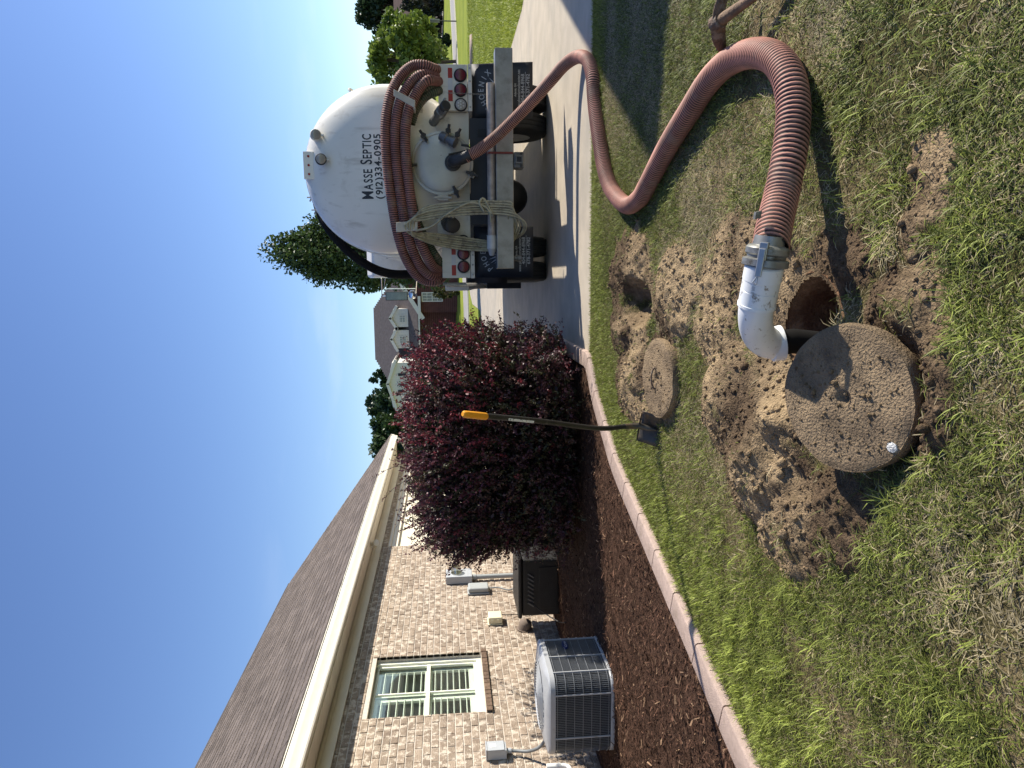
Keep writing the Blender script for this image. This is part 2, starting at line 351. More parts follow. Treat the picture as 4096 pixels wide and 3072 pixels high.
# street with kerbs
def strip(name, pts, off0, off1, z, m, kind='structure', h=0):
    vs = []; fs = []
    P = np.array(pts, float); T = np.gradient(P, axis=0); T /= np.linalg.norm(T, axis=1)[:, None]; N = np.stack([-T[:, 1], T[:, 0]], 1)
    for p, n_ in zip(P, N):
        for off in (off0, off1):
            x, y = p + n_ * off; vs.append((x, y, float(farz(np.array(x), np.array(y))) + z))
    k = len(P); fs = [(2 * i, 2 * i + 1, 2 * i + 3, 2 * i + 2) for i in range(k - 1)]
    bb = MB(); bb.add(vs, fs); oo = bb.build(name, m, raw=True); oo['kind'] = kind
    if h:
        so_ = oo.modifiers.new('s', 'SOLIDIFY'); so_.thickness = h; so_.offset = 1
    return oo
RP = catmull([(x, y, 0) for x, y in ROADP], 3.0)[0][:, :2]
strip('street', RP, -3.6, 3.6, .03, mat('street_asphalt', (.33, .31, .28), .9, var=.08, scale=2))
strip('kerb', RP, 3.6, 4.1, .06, mat('kerb_concrete', (.48, .44, .37), .9), h=.10)
strip('kerb', RP, -4.1, -3.6, .06, mat('kerb_concrete', (.48, .44, .37), .9), h=.10)
strip('path', [(34, 112), (46, 113), (60, 120)], -2.2, 2.2, .05, mat('street_asphalt', (.33, .31, .28), .9))
# mulch bed
CURB_L = [(-2.42, 1.4), (-2.33, 2.2), (-2.22, 2.9), (-1.99, 3.74), (-1.72, 4.7), (-1.49, 5.5), (-1.31, 5.86), (-1.06, 6.32), (-.82, 6.6), (-.74, 6.78), (-.735, 7.2), (-.74, 8.6)]
CP = catmull([(x, y, 0) for x, y in CURB_L], .05)[0]
T = np.gradient(CP, axis=0); T /= np.linalg.norm(T, axis=1)[:, None]; NL = np.stack([-T[:, 1], T[:, 0], 0 * T[:, 0]], 1)   # to the bed side
cin = CP + NL * .145
ny = 150; nxm = 90; yv = np.linspace(-3, 11.35, ny); Y_, U_ = np.meshgrid(yv, np.linspace(0, 1, nxm), indexing='ij')
xr = np.interp(yv, CP[:, 1], CP[:, 0] - .06); xr = np.where(yv > 8.5, np.interp(yv, [8.5, 11.35], [-.8, -3.25]), xr)
xr = np.where(yv < 1.4, -2.5, xr)
X_ = -4.62 + (xr[:, None] + 4.62) * U_
MZ = .012 + .05 * np.sin(np.pi * U_) ** .6 + .035 * (fbm(X_ * 5, Y_ * 5, 4, 8) - .5)
idx = np.arange(X_.size).reshape(X_.shape)
q = np.stack([idx[:-1, :-1], idx[:-1, 1:], idx[1:, 1:], idx[1:, :-1]], -1).reshape(-1, 4)
MULCH = mat('mulch', (.062, .034, .022), .95, var=.5, scale=25, bump=1, bscale=70, spec=.1)
mb = npmesh('mulch_bed', np.stack([X_, Y_, MZ], -1).reshape(-1, 3), q, MULCH, None, True); mb['kind'] = 'structure'
# shreds of bark
n = 42000
yy = 2.4 + 8.6 * rng.random(n) ** 1.5; uu = rng.random(n)
xr2 = np.interp(yy, yv, xr); xx = -4.6 + (xr2 + 4.55) * uu
zz = .012 + .05 * np.sin(np.pi * uu) ** .6 + .035 * (fbm(xx * 5, yy * 5, 4, 8) - .5) + .006
ln = .012 + .05 * rng.random(n) ** 2; wd = .003 + .006 * rng.random(n); an = rng.normal(0, .9, n) + .3; ti = rng.normal(0, .28, n)
dx = np.stack([np.cos(an) * np.cos(ti), np.sin(an) * np.cos(ti), np.sin(ti)], 1) * ln[:, None]
sd = np.stack([-np.sin(an), np.cos(an), rng.normal(0, .5, n)], 1) * wd[:, None]
c0 = np.stack([xx, yy, zz + np.abs(dx[:, 2]) * .6], 1)
V = np.stack([c0 - dx * .5 - sd * .5, c0 + dx * .5 - sd * .3, c0 + dx * .5 + sd * .4, c0 - dx * .5 + sd * .5], 1).reshape(-1, 3)
cc = np.array([.075, .040, .026])[None] * (.45 + 1.5 * rng.random(n) ** 2)[:, None]; tan = rng.random(n) < .10
cc[tan] = np.array([.26, .165, .10]) * (.6 + .6 * rng.random(tan.sum()))[:, None]
mc = npmesh('bark_mulch', V, np.arange(4 * n).reshape(-1, 4), mat('bark_chip', (.1, .1, .1), .95, attr='col', var=.2, spec=.1), np.repeat(cc, 4, 0))
mc['kind'] = 'stuff'; mc['label'] = 'dark brown shredded bark mulch in the bed'
# concrete edging, block by block
ed = thing('concrete_edging', 'pinkish concrete edging between the mulch bed and the lawn', 'edging', (-1.7, 4.7, 0))
EDM = mat('edging_concrete', (.44, .335, .28), .9, var=.10, scale=30, bump=.5, bscale=220, spec=.2, island=.08, dirt=(.30, .23, .18), dscale=7, dlo=.55, dhi=.75)
s_ = np.r_[0, np.cumsum(np.linalg.norm(np.diff(CP, axis=0), axis=1))]; L_ = s_[-1]; cur = .12
while cur < L_ - .1:
    nxt = min(L_, cur + (.42 if cur < 5.3 else .16 if cur < 6.1 else .38)); tt = np.linspace(cur + .005, nxt - .005, 7)
    P = np.stack([np.interp(tt, s_, CP[:, k]) for k in range(3)], 1); N_ = np.stack([np.interp(tt, s_, NL[:, k]) for k in range(3)], 1)
    N_ /= np.linalg.norm(N_, axis=1)[:, None]
    prof = [(0, -.05), (.0, .036), (.006, .045), (.014, .048), (.145, .052), (.152, .049), (.157, .040), (.158, -.05)]
    bb = MB(); vs = []
    for p, n_ in zip(P, N_):
        for o_, h_ in prof: vs.append((p[0] + n_[0] * o_, p[1] + n_[1] * o_, h_ + random.uniform(-.001, .001)))
    k = len(prof); fs = [(i * k + a, i * k + a + 1, (i + 1) * k + a + 1, (i + 1) * k + a) for i in range(6) for a in range(k - 1)] + [tuple(range(k)), tuple(range(7 * k - 1, 6 * k - 1, -1))]
    bb.add(vs, fs); bb.build('edging_block', EDM, ed, smooth=40); cur = nxt
# ------------------------------------------------------------------ grass
def curbx(y): return np.where(y < 6.75, np.interp(y, CP[:, 1], CP[:, 0]), 99)
GRASS = mat('grass_blade', (.1, .1, .1), .55, attr='col', var=.12, scale=6, spec=.25, trans=.28)
def blades(n, x0, x1, y0, y1, p, lmin, lmax, wmin, wmax, name, dens=None, flat=.0, near=True, z0=0, label='', colfn=None):
    x = x0 + (x1 - x0) * rng.random(n); y = y0 + (y1 - y0) * rng.random(n) ** p
    k = dens(x, y) > rng.random(n); x = x[k]; y = y[k]; n = len(x)
    z = terrain(x, y)[0] if near else farz(x, y) - .012
    c, tilt = colfn(x, y, n)
    a = rng.random(n) * 2 * math.pi; L = (lmin + (lmax - lmin) * rng.random(n))
    if near: tuft = np.clip((fbm(x * 11, y * 11, 2, 61) - .5) * 5, 0, 1) * np.clip((5.2 - y) / 2, .15, 1); L = L * (.75 + .75 * tuft); c = c * (.80 + .35 * tuft)[:, None]
    W = wmin + (wmax - wmin) * rng.random(n)
    d = np.stack([np.cos(a), np.sin(a), 0 * a], 1); up = np.array([0, 0, 1.0])
    e1 = np.cos(tilt)[:, None] * up + np.sin(tilt)[:, None] * d; t2 = np.clip(tilt + .35 + .5 * rng.random(n), 0, 1.75)
    e2 = np.cos(t2)[:, None] * up + np.sin(t2)[:, None] * d
    sd = np.stack([-np.sin(a), np.cos(a), 0 * a], 1) * W[:, None] * .5
    p0 = np.stack([x, y, z], 1); p1 = p0 + e1 * (L * .55)[:, None]; p2 = p1 + e2 * (L * .45)[:, None]
    V = np.stack([p0 - sd * .8, p0 + sd * .8, p1 - sd, p1 + sd, p2], 1).reshape(-1, 3)
    o5 = np.arange(n)[:, None] * 5
    Q = np.concatenate([o5 + np.array([[0, 1, 3]]), o5 + np.array([[0, 3, 2]]), o5 + np.array([[2, 3, 4]])], 0)
    o = npmesh(name, V, Q, GRASS, np.repeat(c, 5, 0)); o['kind'] = 'stuff'; o['label'] = label
    return o
def near_dens(x, y):
    e = terrain(x, y)[1]; d = np.clip(1 - e * 1.15, .02, 1)
    d = d * (x > curbx(y) + .01) * (np.hypot(x - HOLE[0], y - HOLE[1]) > HOLE[2] + .03)
    d = d * ((x < 0.40 * y + .7) & (x > -.85 * y - .3))
    bare = np.clip((fbm(x * 3.1, y * 3.1, 4, 51) - .36) * 5, .25, 1); near = np.clip((4.6 - y) / 1.2, 0, 1) * np.clip((x - curbx(y) - .35) / .4, 0, 1)
    return d * (1 - near * (1 - bare))
def near_col(x, y, n):
    f = fbm(x * 2.3, y * 2.3, 4, 31); lush = np.clip(1 - (x - curbx(y) - .3) / .9, 0, 1) + np.clip((y - 6.1) / .4, 0, 1); lush = np.clip(lush, 0, 1)
    dryp = np.clip(.26 + 1.9 * (f - .46), .08, .75) * (1 - .88 * lush) + .06
    dryb = rng.random(n) < dryp; v = (.50 + .9 * rng.random(n))[:, None]
    g1 = np.array([.115, .135, .030]); g2 = np.array([.325, .375, .075]); t = np.clip(rng.random(n) ** 1.3 * .8 + lush * .48, 0, 1.3)[:, None]
    c = (g1 * (1 - t) + g2 * t) * v
    c[dryb] = (np.array([.50, .42, .25]) * (.5 + .7 * rng.random(dryb.sum()))[:, None])
    tilt = np.abs(rng.normal(0, .5, n)) + .25 + (1 - lush) * .28; tilt[dryb] += .5
    return c, np.clip(tilt, .05, 1.5)
blades(560000, -2.6, 3.0, 1.35, 6.80, 1.25, .022, .066, .0018, .0040, 'grass', near_dens, label='patchy green and straw coloured lawn grass around the diggings', colfn=near_col)
# far lawn right of the drive
def far_dens(x, y): return ((x > np.interp(y, [8, 11.2, 12.6, 17, 30], [9, 4.75, 4.4, 4.36, 4.2])) & (x < .37 * y + 1)).astype(float)
def far_col(x, y, n):
    t = rng.random(n)[:, None]; c = np.array([.17, .22, .03]) * (1 - t) + np.array([.33, .36, .06]) * t
    return c * (.7 + .6 * fbm(x * .7, y * .7, 3, 3))[:, None], np.abs(rng.normal(0, .4, n))
blades(110000, 4.2, 14, 10.0, 36, 1.7, .05, .10, .008, .016, 'grass', far_dens, near=False, label='bright sunlit lawn grass across the driveway', colfn=far_col)
# clods of soil
ico = bmesh.new(); bmesh.ops.create_icosphere(ico, subdivisions=1, radius=1); IV = np.array([v.co[:] for v in ico.verts]); IF = np.array([[v.index for v in f.verts] for f in ico.faces]); ico.free()
n = 40000; x = -1.5 + 2.2 * rng.random(n); y = 1.7 + 4.4 * rng.random(n) ** 1.2; k = (terrain(x, y)[1] > .55) & (np.hypot(x - HOLE[0], y - HOLE[1]) > HOLE[2] + .02) & (np.hypot(x + .44, y - 2.22) > .27) & (np.hypot(x + .65, y - 4.33) > .26)
x = x[k][:9000]; y = y[k][:9000]; n = len(x); z = terrain(x, y)[0]
sz = .0018 + .011 * rng.random(n) ** 6; sz[:60] = .010 + .014 * rng.random(60)
jit = 1 + .42 * (rng.random((n, len(IV), 1)) - .5); stretch = .7 + .6 * rng.random((n, 1, 3))
V = IV[None] * jit * stretch * sz[:, None, None] + np.stack([x, y, z + sz * .1], 1)[:, None]
Q = (IF[None] + (np.arange(n) * len(IV))[:, None, None]).reshape(-1, 3)
sdn = np.clip((fbm(x * 2.2, y * 2.2, 4, 41) - .42) * 4, 0, 1)[:, None]
cc = (dk * (1 - sdn) + lt * sdn) * (.95 + .45 * rng.random((n, 1)))
cl = npmesh('soil_clods', V.reshape(-1, 3), Q, mat('lawn_ground', (.1, .1, .1)), np.repeat(cc, len(IV), 0)); cl['kind'] = 'stuff'; cl['label'] = 'clods and crumbs of dug sandy soil'
# ================================================================== THE HOUSE
WX = -4.6
house = thing('brick_house', 'tan mottled brick house with dark brown shingle roof and cream eaves', 'house', (-7, 9, 0))
MORTAR = mat('mortar', (.56, .50, .42), .95, var=.12, scale=20, bump=.4, bscale=120)
def brickmat():
    m = mat('brick', (.25, .19, .142), .9, col2=(.38, .305, .23), scale=16, bump=.8, bscale=75, spec=.15, island=.20, dirt=(.58, .50, .40), dscale=13, dlo=.51, dhi=.59)
    return m
BRM = brickmat()
WY0, WY1 = -2.0, 11.85; ZT = 2.58
WIN = (6.98, 8.20, 12 * .0815 + .070, 29 * .0815)     # y0 y1 z0 z1 opening
# mortar wall with the window opening
b = MB(); MX = WX - .008
for y0, y1, z0, z1 in ((WY0, WIN[0], 0, 2.72), (WIN[1], WY1, 0, 2.72), (WIN[0], WIN[1], 0, WIN[2] - .0), (WIN[0], WIN[1], WIN[3], 2.72)):
    b.box(MX - .22, MX, y0, y1, z0 - .05, z1)
wall = b.build('wall', MORTAR, house)
BL, BH, JT = .2035, .0815, .0095
bk = MB(); hL, hH = BL - JT, BH - JT
base_me = None
spots = []
for r in range(32):
    z0 = r * BH + .004; off = (r % 2) * BL / 2
    if z0 + hH > ZT + .03: break
    y = WY0 + off
    while y < WY1:
        ya, yb = y, min(y + hL, WY1 - .002); y += BL
        z1 = z0 + hH
        segs = [(ya, yb)]
        if z1 > WIN[2] - .066 and z0 < WIN[3] - .004:
            segs = []
            if ya < WIN[0]: segs.append((ya, min(yb, WIN[0])))
            if yb > WIN[1]: segs.append((max(ya, WIN[1]), yb))
            if z0 < WIN[2] - .07 and not segs: segs = []
        for a, c in segs:
            if c - a > .02: spots.append((a, c, z0, z1))
def brick_into(m, a, c, z0, z1, X=WX, d=.02):
    e = .003; x1 = X + random.uniform(-.002, .003)
    vs = [(x1 - d - .02, a, z0), (x1 - d - .02, c, z0), (x1 - d - .02, c, z1), (x1 - d - .02, a, z1), (x1 - e, a, z0), (x1 - e, c, z0), (x1 - e, c, z1), (x1 - e, a, z1),
          (x1, a + e, z0 + e), (x1, c - e, z0 + e), (x1, c - e, z1 - e), (x1, a + e, z1 - e)]
    m.add(vs, [(0, 1, 5, 4), (1, 2, 6, 5), (2, 3, 7, 6), (3, 0, 4, 7), (4, 5, 9, 8), (5, 6, 10, 9), (6, 7, 11, 10), (7, 4, 8, 11), (8, 9, 10, 11)])
full = [s for s in spots if abs((s[1] - s[0]) - hL) < .001 and s[0] > 5.9 and s[2] < 2.5]
full.sort(key=lambda s: s[0] ** 2 + (s[2] - 1.3) ** 2 * .6)
single = set(full[:296]); rest = MB()
one = MB(); brick_into(one, 0, hL, 0, hH, X=0); one_me = one.mesh('brick'); one_me.materials.append(BRM)
for s in spots:
    if s in single:
        o = bpy.data.objects.new('brick', one_me); COL.objects.link(o); o.location = (WX + random.uniform(-.002, .003), s[0], s[2])
        o.rotation_euler = (random.gauss(0, .003), 0, random.gauss(0, .004)); setp(o, wall)
    else: brick_into(rest, *s)
rest.build('brickwork', BRM, wall, kind='stuff')
# brick sill
DKB = mat('sill_brick', (.17, .115, .08), .9, var=.3, scale=25, bump=.7, bscale=90, island=.2, spec=.15)
n = 17; w_ = (WIN[1] - WIN[0] + .06) / n
sb = MB(); sb.box(WX - .09, WX + .030, 0, w_ - .008, 0, .062); sbm = sb.mesh('sill_brick'); sbm.materials.append(DKB)
sl_ = MB(); sl_.box(WX - .09, WX + .02, WIN[0] - .03, WIN[1] + .03, WIN[2] - .068, WIN[2] - .012)
win = MB()
# window: frame, sash, panes, shutters
FX = WX - .085
FRM = mat('vinyl_cream', (.80, .80, .66), .45, var=.04)
for y0, y1, z0, z1 in ((WIN[0], WIN[0] + .05, WIN[2], WIN[3]), (WIN[1] - .05, WIN[1], WIN[2], WIN[3]), (WIN[0] + .05, WIN[1] - .05, WIN[2], WIN[2] + .06), (WIN[0] + .05, WIN[1] - .05, WIN[3] - .05, WIN[3])):
    win.box(FX - .05, FX + .012, y0, y1, z0, z1)
window = win.build('window', FRM, house, bevel=.006, label='cream framed window with open louvred shutters behind the glass')
setp(sl_.build('sill_bed', MORTAR, window), window)
for i in range(n):
    o = bpy.data.objects.new('sill_brick', sbm); COL.objects.link(o); o.location = (random.uniform(-.002, .003), WIN[0] - .03 + i * w_, WIN[2] - .066); setp(o, window)
zm = (WIN[2] + WIN[3]) / 2 - .02; ymid = (WIN[0] + WIN[1]) / 2 - .02
b = MB(); b.box(FX - .045, FX - .012, WIN[0] + .05, WIN[1] - .05, zm - .022, zm + .022); b.build('meeting_rail', FRM, window, bevel=.004)
b = MB(); b.box(FX - .042, FX - .018, ymid - .009, ymid + .009, WIN[2] + .06, zm - .022); b.box(FX - .042, FX - .018, ymid - .009, ymid + .009, zm + .022, WIN[3] - .05); b.build('glazing_bar', FRM, window)
b = MB()
for y0, y1 in ((WIN[0] + .05, WIN[0] + .08), (WIN[1] - .08, WIN[1] - .05)): b.box(FX - .046, FX - .015, y0, y1, WIN[2] + .06, WIN[3] - .05)
b.box(FX - .046, FX - .015, WIN[0] + .08, WIN[1] - .08, WIN[3] - .085, WIN[3] - .05); b.box(FX - .046, FX - .015, WIN[0] + .08, WIN[1] - .08, WIN[2] + .06, WIN[2] + .095)
b.build('sash', FRM, window, bevel=.003)
for z0, z1 in ((WIN[2] + .06, zm - .02), (zm + .02, WIN[3] - .05)):
    b = MB(); b.box(FX - .033, FX - .029, WIN[0] + .05, WIN[1] - .05, z0, z1); b.build('pane', glass('window_glass', (.955, .985, .955), .06), window)
SHM = mat('shutter_paint', (.76, .78, .70), .5, var=.03)
b = MB()
for y0, y1 in ((WIN[0] + .06, ymid - .02), (ymid + .02, WIN[1] - .06)):
    for z0, z1 in ((WIN[2] + .06, WIN[2] + .16), (WIN[3] - .12, WIN[3] - .05), (zm - .045, zm + .045)): b.box(FX - .105, FX - .075, y0 + .05, y1 - .05, z0, z1)
    b.box(FX - .106, FX - .074, y0, y0 + .05, WIN[2] + .06, WIN[3] - .05); b.box(FX - .106, FX - .074, y1 - .05, y1, WIN[2] + .06, WIN[3] - .05)
b.build('shutter_frame', SHM, window)
lv = MB(); R_ = Matrix.Rotation(math.radians(-9), 3, 'Y'); lv.box(-.032, .032, 0, .43, -.004, .004, R_); lvm = lv.mesh('louver'); lvm.materials.append(SHM)
for y0 in (WIN[0] + .115, ymid + .075):
    for za, zb in ((WIN[2] + .175, zm - .06), (zm + .06, WIN[3] - .135)):
        for k in range(6):
            o = bpy.data.objects.new('louver', lvm); COL.objects.link(o); o.location = (FX - .095, y0, za + (zb - za) * (k + .3) / 5.6); o.rotation_euler = (0, random.gauss(0, .03), 0); setp(o, window)
b = MB(); b.box(FX - 1.4, FX - .9, WIN[0] - .4, WIN[1] + .4, .6, 2.6); b.build('room_interior', mat('dark_room', (.03, .03, .028), .9), window)
b = MB(); b.box(FX - .9, FX - .13, WIN[0] - .05, WIN[0] + .0, .9, 2.5); b.box(FX - .9, FX - .13, WIN[1], WIN[1] + .05, .9, 2.5); b.box(FX - .9, FX - .13, WIN[0], WIN[1], WIN[3], 2.5); b.box(FX - .9, FX - .13, WIN[0], WIN[1], .9, WIN[2])
b.build('reveal', mat('room_wall', (.35, .34, .30), .9), window)
# eaves
CREAM = mat('cream_trim', (.66, .60, .50), .5, var=.05, scale=3, dirt=(.55, .49, .38), dscale=3, dlo=.55, dhi=.8)
YE0, YE1 = -2.5, 18.4; XE = -4.10
b = MB(); b.box(WX + .004, WX + .032, YE0, YE1 - .45, 2.565, 2.705); b.build('frieze', CREAM, house, bevel=.004)
b = MB(); b.box(WX + .032, WX + .05, YE0, YE1 - .45, 2.672, 2.706); b.build('frieze_moulding', CREAM, house, bevel=.006)
b = MB(); b.box(WX - .1, XE - .115, YE0, YE1 - .1, 2.722, 2.74); soff = b.build('soffit', CREAM, house)
sp = MB(); sp.box(WX + .052, XE - .125, .004, .122, 2.708, 2.722); spm = sp.mesh('soffit_board'); spm.materials.append(CREAM)
for k in range(int((YE1 - 5.0) / .127)):
    o = bpy.data.objects.new('soffit_board', spm); COL.objects.link(o); o.location = (0, 4.6 + k * .127, random.uniform(-.0005, .0005)); setp(o, soff)
b = MB(); b.box(XE - .122, XE - .10, YE0, YE1 - .1, 2.69, 2.86); b.build('fascia', CREAM, house, bevel=.003)
GUT = mat('gutter_metal', (.70, .66, .57), .35, var=.04, spec=.5)
gp = [(XE - .098, 2.86), (XE - .098, 2.70), (XE - .03, 2.70), (XE - .02, 2.715), (XE - .018, 2.75), (XE + .005, 2.79), (XE + .012, 2.815), (XE + .012, 2.845), (XE + .004, 2.852), (XE - .004, 2.845), (XE - .004, 2.80), (XE - .03, 2.74), (XE - .034, 2.716), (XE - .09, 2.716), (XE - .09, 2.86)]
b = MB(); b.prism(gp, 'y', YE0, YE1 + .05); gut = b.build('gutter', GUT, house, smooth=30)
b = MB(); b.tube(catmull([(XE - .05, 18.1, 2.72), (XE - .06, 18.1, 2.62), (XE - .25, 18.1, 2.50), (WX + .06, 18.1, 2.38), (WX + .05, 18.1, 2.0), (WX + .05, 18.1, .1)], .06)[0], .038, 8); b.build('downspout', GUT, house, smooth=50)
# drip edge + roof
TAN = .783; RUN = 2.79; ZE = 2.862; XR = XE - RUN - .02; YH = YE1 - RUN
b = MB(); b.box(XE - .10, XE + .02, YE0, YE1 + .05, 2.8545, 2.8625); b.build('drip_edge', mat('drip_edge', (.70, .66, .56), .4), house)
ROOF = mat('shingle', (.165, .138, .124), .95, var=.25, scale=40, bump=.7, bscale=260, island=.22, spec=.1)
RDK = mat('roof_deck', (.05, .04, .036), .95)
zr = ZE + RUN * TAN
b = MB()
b.quad((XE, YE0, ZE), (XE, YE1, ZE), (XR, YH, zr), (XR, YE0, zr))
b.quad((XE, YE1, ZE), (XE - 2 * RUN, YE1, ZE), (XR, YH, zr))
b.quad((XE - 2 * RUN - .04, YE0, ZE), (XE - 2 * RUN - .04, YE1, ZE), (XR, YH, zr), (XR, YE0, zr))
roof = b.build('roof', RDK, house)
sl3 = math.hypot(1, TAN); ex = .135; courses = int(RUN * sl3 / ex) + 1
ang = math.atan(TAN)
Rr = Matrix.Rotation(ang, 3, 'Y')   # slope rises toward -x
def shingle_geo(m, s0, y0, y1):
    # slab along the slope from s0-.02 to s0+ex, thicker at its lower end
    ux, uz = -1 / sl3, TAN / sl3; nx_, nz_ = TAN / sl3, 1 / sl3
    def P(s, y, h): return (XE + .018 + ux * s + nx_ * h, y, ZE + uz * s + nz_ * h)
    j = random.uniform(-.004, .004); h = .013 + random.uniform(0, .004)
    vs = [P(s0 + j, y0, .003), P(s0 + j, y1, .003), P(s0 + ex + .03, y1, .002), P(s0 + ex + .03, y0, .002), P(s0 + j, y0, h), P(s0 + j, y1, h), P(s0 + ex + .03, y1, .005), P(s0 + ex + .03, y0, .005)]
    m.add(vs, [(0, 1, 5, 4), (1, 2, 6, 5), (3, 0, 4, 7), (4, 5, 6, 7)])
sh = []
for c in range(courses):
    s0 = c * ex; hipY = YE1 - s0 / sl3; y = YE0 + random.uniform(0, .3)
    while y < hipY - .05:
        ww = random.choice((.17, .22, .28, .33)); sh.append((s0, y, min(y + ww - .005, hipY - .02))); y += ww
order = sorted(range(len(sh)), key=lambda i: (sh[i][1] < 5.6, sh[i][0] * .8 + sh[i][1]))
pick = set(order[:290]); rest = MB()
for i, s in enumerate(sh):
    if i in pick: m = MB(); shingle_geo(m, *s); m.build('shingle', ROOF, roof, raw=True)
    else: shingle_geo(rest, *s)
rest.build('shingle_field', ROOF, roof, kind='stuff', raw=True)
b = MB()
for k in range(28):
    t0 = k / 28; t1 = (k + 1.15) / 28
    p0 = Vector((XE - RUN * t0, YE1 - RUN * t0, ZE + RUN * TAN * t0 + .016 + .006 * 1)); p1 = Vector((XE - RUN * min(1, t1), YE1 - RUN * min(1, t1), ZE + RUN * TAN * min(1, t1) + .012))
    side = Vector((.07, -.07, 0)); up = Vector((0, 0, .012))
    b.add([p0 - side - Vector((0, 0, .05)), p0 + up, p0 + side - Vector((0, 0, .05)), p1 - side - Vector((0, 0, .05)), p1 + up, p1 + side - Vector((0, 0, .05))], [(0, 1, 4, 3), (1, 2, 5, 4)])
b.build('hip_cap', ROOF, roof, raw=True)
b = MB(); b.tube([(XR, YE0, zr + .01), (XR, YH + .1, zr + .01)], .035, 8); b.build('ridge_vent', mat('ridge_black', (.02, .02, .022), .8), roof)
# garage part
b = MB(); b.box(WX - .20, WX - .012, 11.85, 18.0, 2.47, 2.72); b.build('lintel', MORTAR, house)
b = MB()
for k in range(int(6.1 / .075)): b.box(WX - .03, WX + .002, 11.86 + k * .075, 11.86 + k * .075 + .066, 2.475, 2.566)
b.build('soldier_course', BRM, house, kind='stuff')
b = MB(); b.box(WX - .20, WX - .008, 17.2, 18.0, 0, 2.47); b.build('pier', BRM, house)
b = MB(); b.box(WX - .16, WX - .03, 11.86, 17.2, 2.42, 2.468); b.box(WX - .16, WX - .06, 11.86, 17.2, 2.36, 2.42); b.box(WX - .16, WX - .075, 11.86, 17.2, 2.31, 2.36); b.build('door_head_trim', CREAM, house, bevel=.006)
gd = MB(); gd.box(WX - .20, WX - .145, 11.9, 17.16, 0, 2.4); gdo = gd.build('garage_door', mat('garage_door_paint', (.74, .68, .53), .5, var=.04), house)
for k in range(4):
    b = MB(); b.box(WX - .145, WX - .13, 11.9, 17.16, k * .58 + .01, k * .58 + .57); b.build('door_section', mat('garage_door_paint', (.74, .68, .53)), gdo, bevel=.006)
b = MB(); b.box(-11, WX - .23, YE0, 18.0, 0, 2.7); b.build('core', mat('dark_room', (.03, .03, .028)), house) if False else None
# walls behind for other viewpoints
b = MB(); b.box(-9.6, -4.83, 17.8, 18.0, 0, 2.75); b.build('end_wall', BRM, house)
# ---------------------------------------------------------------- things on the wall
def ZA(X, Y): return (1300 + .4521 * X, 2500 + .4521 * Y)
def ZB(X, Y): return (1450 + .4069 * X, 2100 + .4069 * Y)
GREY = mat('grey_paint', (.42, .44, .45), .4, var=.05, spec=.5)
PLG = mat('grey_plastic', (.36, .38, .37), .5, var=.05)
def wbox(name, label, cat, pa, pb, depth, m, bev=.006):
    A = onx(*pa, WX + depth); B = onx(*pb, WX + depth); y0, y1 = sorted((A[1], B[1])); z0, z1 = sorted((A[2], B[2]))
    t = thing(name, label, cat, (WX, (y0 + y1) / 2, z0)); return t, y0, y1, z0, z1
X0 = WX + .004
t, y0, y1, z0, z1 = wbox('meter_box', 'light grey steel electric meter box with round meter behind the shrub twigs', 'meter box', ZB(820, 515), ZB(1072, 425), .12, GREY)
y1 = y0 + .30
b = MB(); b.box(X0, WX + .12, y0, y1, z0, z1); b.build('enclosure', GREY, t, bevel=.008)
b = MB(); b.lathe((WX + .122, (y0 + y1) / 2, z0 + (z1 - z0) * .6), (1, 0, 0), [(.085, 0), (.085, .02), (.078, .03), (.078, .075), (.06, .1)], 24); b.build('meter_dial', glass('meter_glass', (.8, .8, .75), .3), t, smooth=40)
b = MB(); b.cyl((WX + .06, y0 + .1, z0 - .002), (WX + .06, y0 + .1, .05), .036, n=14); b.build('conduit', PLG, t, smooth=40)
b = MB(); b.cyl((WX + .06, y0 + .1, z0 - .06), (WX + .06, y0 + .1, z0 - .003), .044, n=14); b.build('coupling', PLG, t, smooth=40)
t, y0, y1, z0, z1 = wbox('utility_box', 'small rounded grey plastic utility box beside the meter conduit', 'utility box', ZB(1040, 635), ZB(1235, 565), .09, PLG)
y1 = y0 + .22
b = MB(); b.box(X0, WX + .03, y0 - .01, y1 + .01, z0 - .01, z1 + .01); b.build('base_plate', PLG, t, bevel=.01)
b = MB(); b.box(WX + .031, WX + .10, y0, y1, z0, z1); b.build('cover', PLG, t, bevel=.025, seg=4)
b = MB(); b.tube(catmull([(WX + .05, y0 + .11, z0 - .005), (WX + .05, y0 + .11, z0 - .15), (WX + .03, y0 + .05, z0 - .3), (WX + .03, y0 + .16, z0 - .45), (WX + .03, y0 + .2, .08)], .04)[0], .011, 8); b.build('cable_conduit', PLG, t, smooth=50)
CRB = mat('cream_plastic', (.74, .68, .46), .45, var=.04)
t, y0, y1, z0, z1 = wbox('connection_box', 'cream plastic connection box on the brick wall', 'utility box', ZB(1240, 915), ZB(1362, 835), .11, CRB)
y1 = y0 + .20
b = MB(); b.box(X0, WX + .02, y0 - .01, y1 + .01, z0 - .005, z1 + .01); b.build('back_plate', CRB, t, bevel=.004)
b = MB(); b.box(WX + .021, WX + .11, y0, y1, z0, z1); b.build('cover', CRB, t, bevel=.012, seg=3)
for k in (.3, .7): b = MB(); b.box(WX + .05, WX + .085, y0 - .012, y0 - .0005, z0 + (z1 - z0) * k - .015, z0 + (z1 - z0) * k + .015); b.build('clip', CRB, t, bevel=.003)
